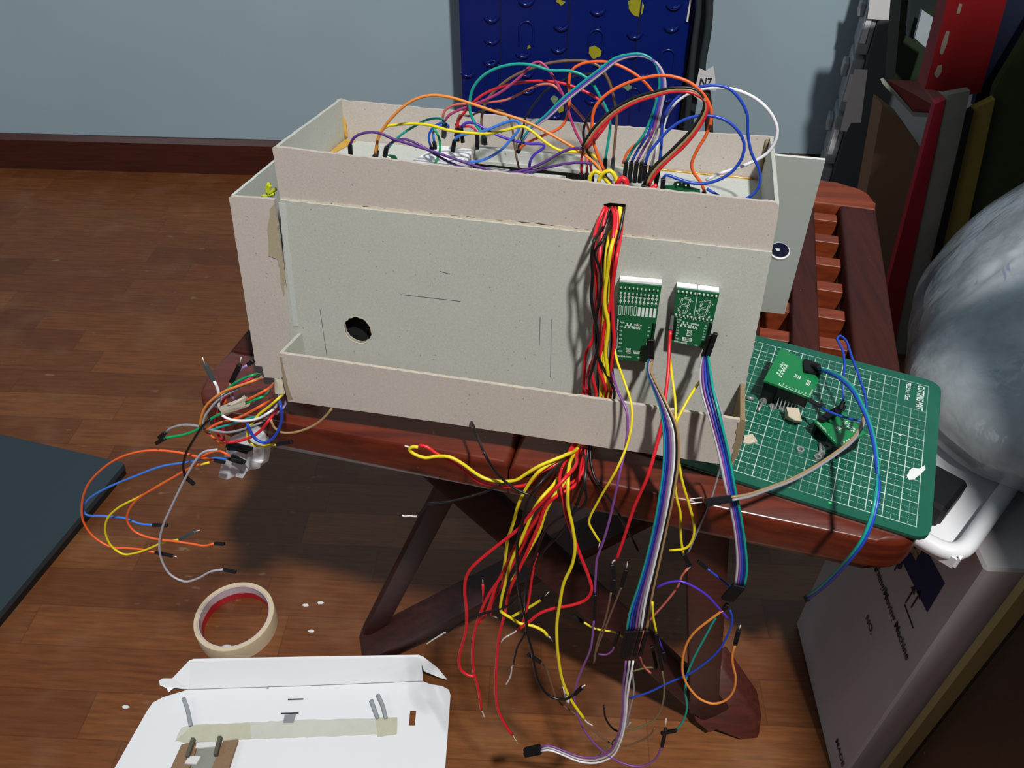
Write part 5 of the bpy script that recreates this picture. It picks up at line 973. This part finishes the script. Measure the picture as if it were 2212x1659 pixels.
bm = NB(); b0 = onx(1932, 1232); prism(bm, disc(b0+V((0, 0, .012)), V((1, 0, 0)), .006, 14), V((-.0003, 0, 0))); bar(bm, b0, b0+V((0, 0, .012)), .0012, .0006, (0, 1, 0)); link('glass_mark', bm, INK, ct)
bm = NB(); b0 = onx(1978, 1182)
for k in range(5): prism(bm, [b0+V((-.0004, .005*math.cos(k*1.256+a)+.006*math.cos(k*1.256), .005*math.sin(k*1.256+a)+.006*math.sin(k*1.256))) for a in (0, 1.5, 3, 4.5)], V((-.0002, 0, 0)))
link('emblem', bm, mat('printed_cream', '9a8c74', .7), ct)
# white tray on the carton
wt2 = thing('white_tray', 'white plastic tray with rounded corner standing on the printed carton', 'tray', (.36, -.12, CH))
Cn = az(2076, 1228, .385); d1 = (az(2212, 1033, .40)-Cn); d1.z = 0; d1.normalize(); d2 = V((-d1.y, d1.x, 0))
fl_ = Cn+d1*.005+d2*.005
bm = NB(); prism(bm, [V((p.x, p.y, CH+.001)) for p in (fl_, fl_+d1*.20, fl_+d1*.20+d2*.085, fl_+d2*.085)], V((0, 0, .003))); link('tray_floor', bm, WHITE, wt2)
for a0, a1 in ((fl_, fl_+d1*.20), (fl_, fl_+d2*.085), (fl_+d1*.20, fl_+d1*.20+d2*.085), (fl_+d2*.085, fl_+d1*.20+d2*.085)):
    bm = NB(); A0 = V((a0.x, a0.y, CH+.006)); A1 = V((a1.x, a1.y, CH+.006)); bar(bm, A0, A1, .004, .010, (A1-A0).cross(V((0, 0, 1)))); link('tray_wall', bm, WHITE, wt2)
bm = NB(); rim = rounded([fl_+d2*.085, fl_, fl_+d1*.20, fl_+d1*.20+d2*.085], [.02, .02, .02, .02], 8); tube(bm, rim+[rim[0]], .0065, 12); link('rim', bm, WHITE, wt2, True)
bm = NB(); c0 = az(2040, 1120, .385); c0.z = CH+.006; hexa(bm, c0-d1*.01, d1*.040, d2*.045, V((0, 0, .020))); bevel(bm, .003, 1); solo('black_block', bm, BLACK, 'black plastic block lying in the white tray beside the cutting mat', 'block')
# plastic bag
def film_mat():
    t = NT('clear_plastic_film'); o = t.obj(); x, y, z = t.xyz(o); b = t.b
    t.put(b.inputs['Base Color'], lin('d4e0e8')); b.inputs['Roughness'].default_value = .16; b.inputs['Specular IOR Level'].default_value = .9
    n = t.noise(t.comb(t.op('MULTIPLY', x, 1.5), y, t.op('MULTIPLY', z, .8)), 20, 4, .55); r1 = t.op('ABSOLUTE', t.op('SUBTRACT', n, .5))
    t.put(b.inputs['Alpha'], t.op('ADD', .22, t.op('MULTIPLY', t.smooth(t.noise(o, 12, 3), .4, .65), .30)))
    t.bump(r1, .5, .010); return t.m
def pack_mat():
    t = NT('white_packing'); o = t.obj(); x, y, z = t.xyz(o); n = t.noise(o, 14, 4, .6); m2 = t.noise(o, 6, 2)
    col = t.mix(t.smooth(n, .38, .62), lin('b4b8bc'), lin('7e8488')); col = t.mix(t.op('MULTIPLY', t.smooth(m2, .48, .68), .7), col, lin('8c807a'))
    sk = t.smooth(t.noise(t.comb(t.op('MULTIPLY', x, 2), y, t.op('MULTIPLY', z, 10)), 13, 2), .66, .72); col = t.mix(t.op('MULTIPLY', sk, .7), col, lin('46508a'))
    t.put(t.b.inputs['Base Color'], col); t.b.inputs['Roughness'].default_value = .7; return t.m
from mathutils import noise as mn
bag = thing('plastic_bag', 'cloudy plastic bag stuffed with white packing bulging at the right', 'bag', (.41, -.02, .39))
import numpy as np
def bag_shape(grow, amp, lift):
    # taut skin round two stuffed bulges, pushed against the table edge and resting on the tray rim
    bm = NB(); bmesh.ops.create_icosphere(bm, subdivisions=4, radius=1); dirs = [v.co.copy() for v in bm.verts]; bm.free(); pts = []
    for c, rn, rp in ((V((.408, -.005, .402)), V((.080, .185, .158)), V((.16, .185, .158))), (V((.345, -.105, .420)), V((.108, .100, .055)), V((.16, .11, .07)))):
        for n3 in dirs:
            r_ = V((rp.x if n3.x > 0 else rn.x, rn.y, rn.z)); p = c+V((n3.x*r_.x, n3.y*r_.y, n3.z*r_.z))*grow; p.x += max(-.05, p.z-.40)*.43
            p.z = max(p.z, .3955+lift if p.y < -.03 else .30+lift); u = p.dot(TU); lim = HW+.014+lift
            if u < lim: p = p+TU*(lim-u)
            pts.append(p)
    hb = NB(); vs = [hb.verts.new(p) for p in pts]; bmesh.ops.convex_hull(hb, input=vs); hb.normal_update()
    c0 = V((.42, -.02, .43)); N = []; D = []
    for f in hb.faces:
        n = f.normal.copy(); d = n.dot(f.calc_center_median()-c0)
        if d < 0: n = -n; d = -d
        if d > 1e-5: N.append(n); D.append(d)
    hb.free(); N = np.array(N); D = np.array(D)
    bm = NB(); bmesh.ops.create_icosphere(bm, subdivisions=6, radius=1)
    Q = np.array([v.co for v in bm.verts]); dots_ = Q@N.T; T_ = np.where(dots_ > 1e-6, D[None]/np.maximum(dots_, 1e-6), 9).min(1)
    for v_, t1 in zip(list(bm.verts), T_):
        n3 = v_.co.normalized(); w3 = V((n3.x*1.5, n3.y*3, n3.z*1.2))+V((mn.noise(n3*2), mn.noise(n3*2+V((7, 0, 0))), 0))*.8
        k = 1-amp*abs(mn.noise(w3))-amp*.5*abs(mn.noise(w3*2.1+V((0, 5, 0))))
        v_.co = c0+n3*float(t1)*k
    for _ in range(3): bmesh.ops.smooth_vert(bm, verts=bm.verts, factor=.5, use_axis_x=True, use_axis_y=True, use_axis_z=True)
    return bm
link('packing', bag_shape(.95, .10, .004), pack_mat(), bag, True)
link('film', bag_shape(1.03, .045, 0), film_mat(), bag, True)
# cabinet at the right of the viewer, and an added light blocker above it
DK = wood('dark_brown_cabinet', '2e221a', '221812', .5)
kb = thing('side_cabinet', 'dark brown cabinet with a pale yellow back edge at the lower right', 'cabinet', (.5, -.55, 0))
bm = NB(); box(bm, (.2965, -.95, .0), (.80, -.250, .88)); bevel(bm, .002, 1); link('body', bm, DK, kb)
bm = NB(); prism(bm, [V((.284, -.249, .0)), V((.2965, -.249, .0)), V((.2965, -.249, .40)), V((.284, -.249, .40))], V((0, .007, 0))); link('edge_board', bm, mat('pale_yellow_board', '9a8c5c', .7, var=.1), kb)

hu = thing('unseen_blocker', 'added unseen dark block on posts over the side cabinet, shading the right background', 'blocker', (.6, -.6, .88))  # unseen overhead block, added only to shade the right background
bm = NB(); box(bm, (.405, -.75, 1.24), (.95, -.32, 1.49)); bevel(bm, .002, 1); link('blocker_body', bm, DK, hu)
for q in ((.75, -.36), (.75, -.71)):
    bm = NB(); box(bm, (q[0], q[1], .8805), (q[0]+.04, q[1]+.03, 1.2395)); link('blocker_post', bm, DK, hu)
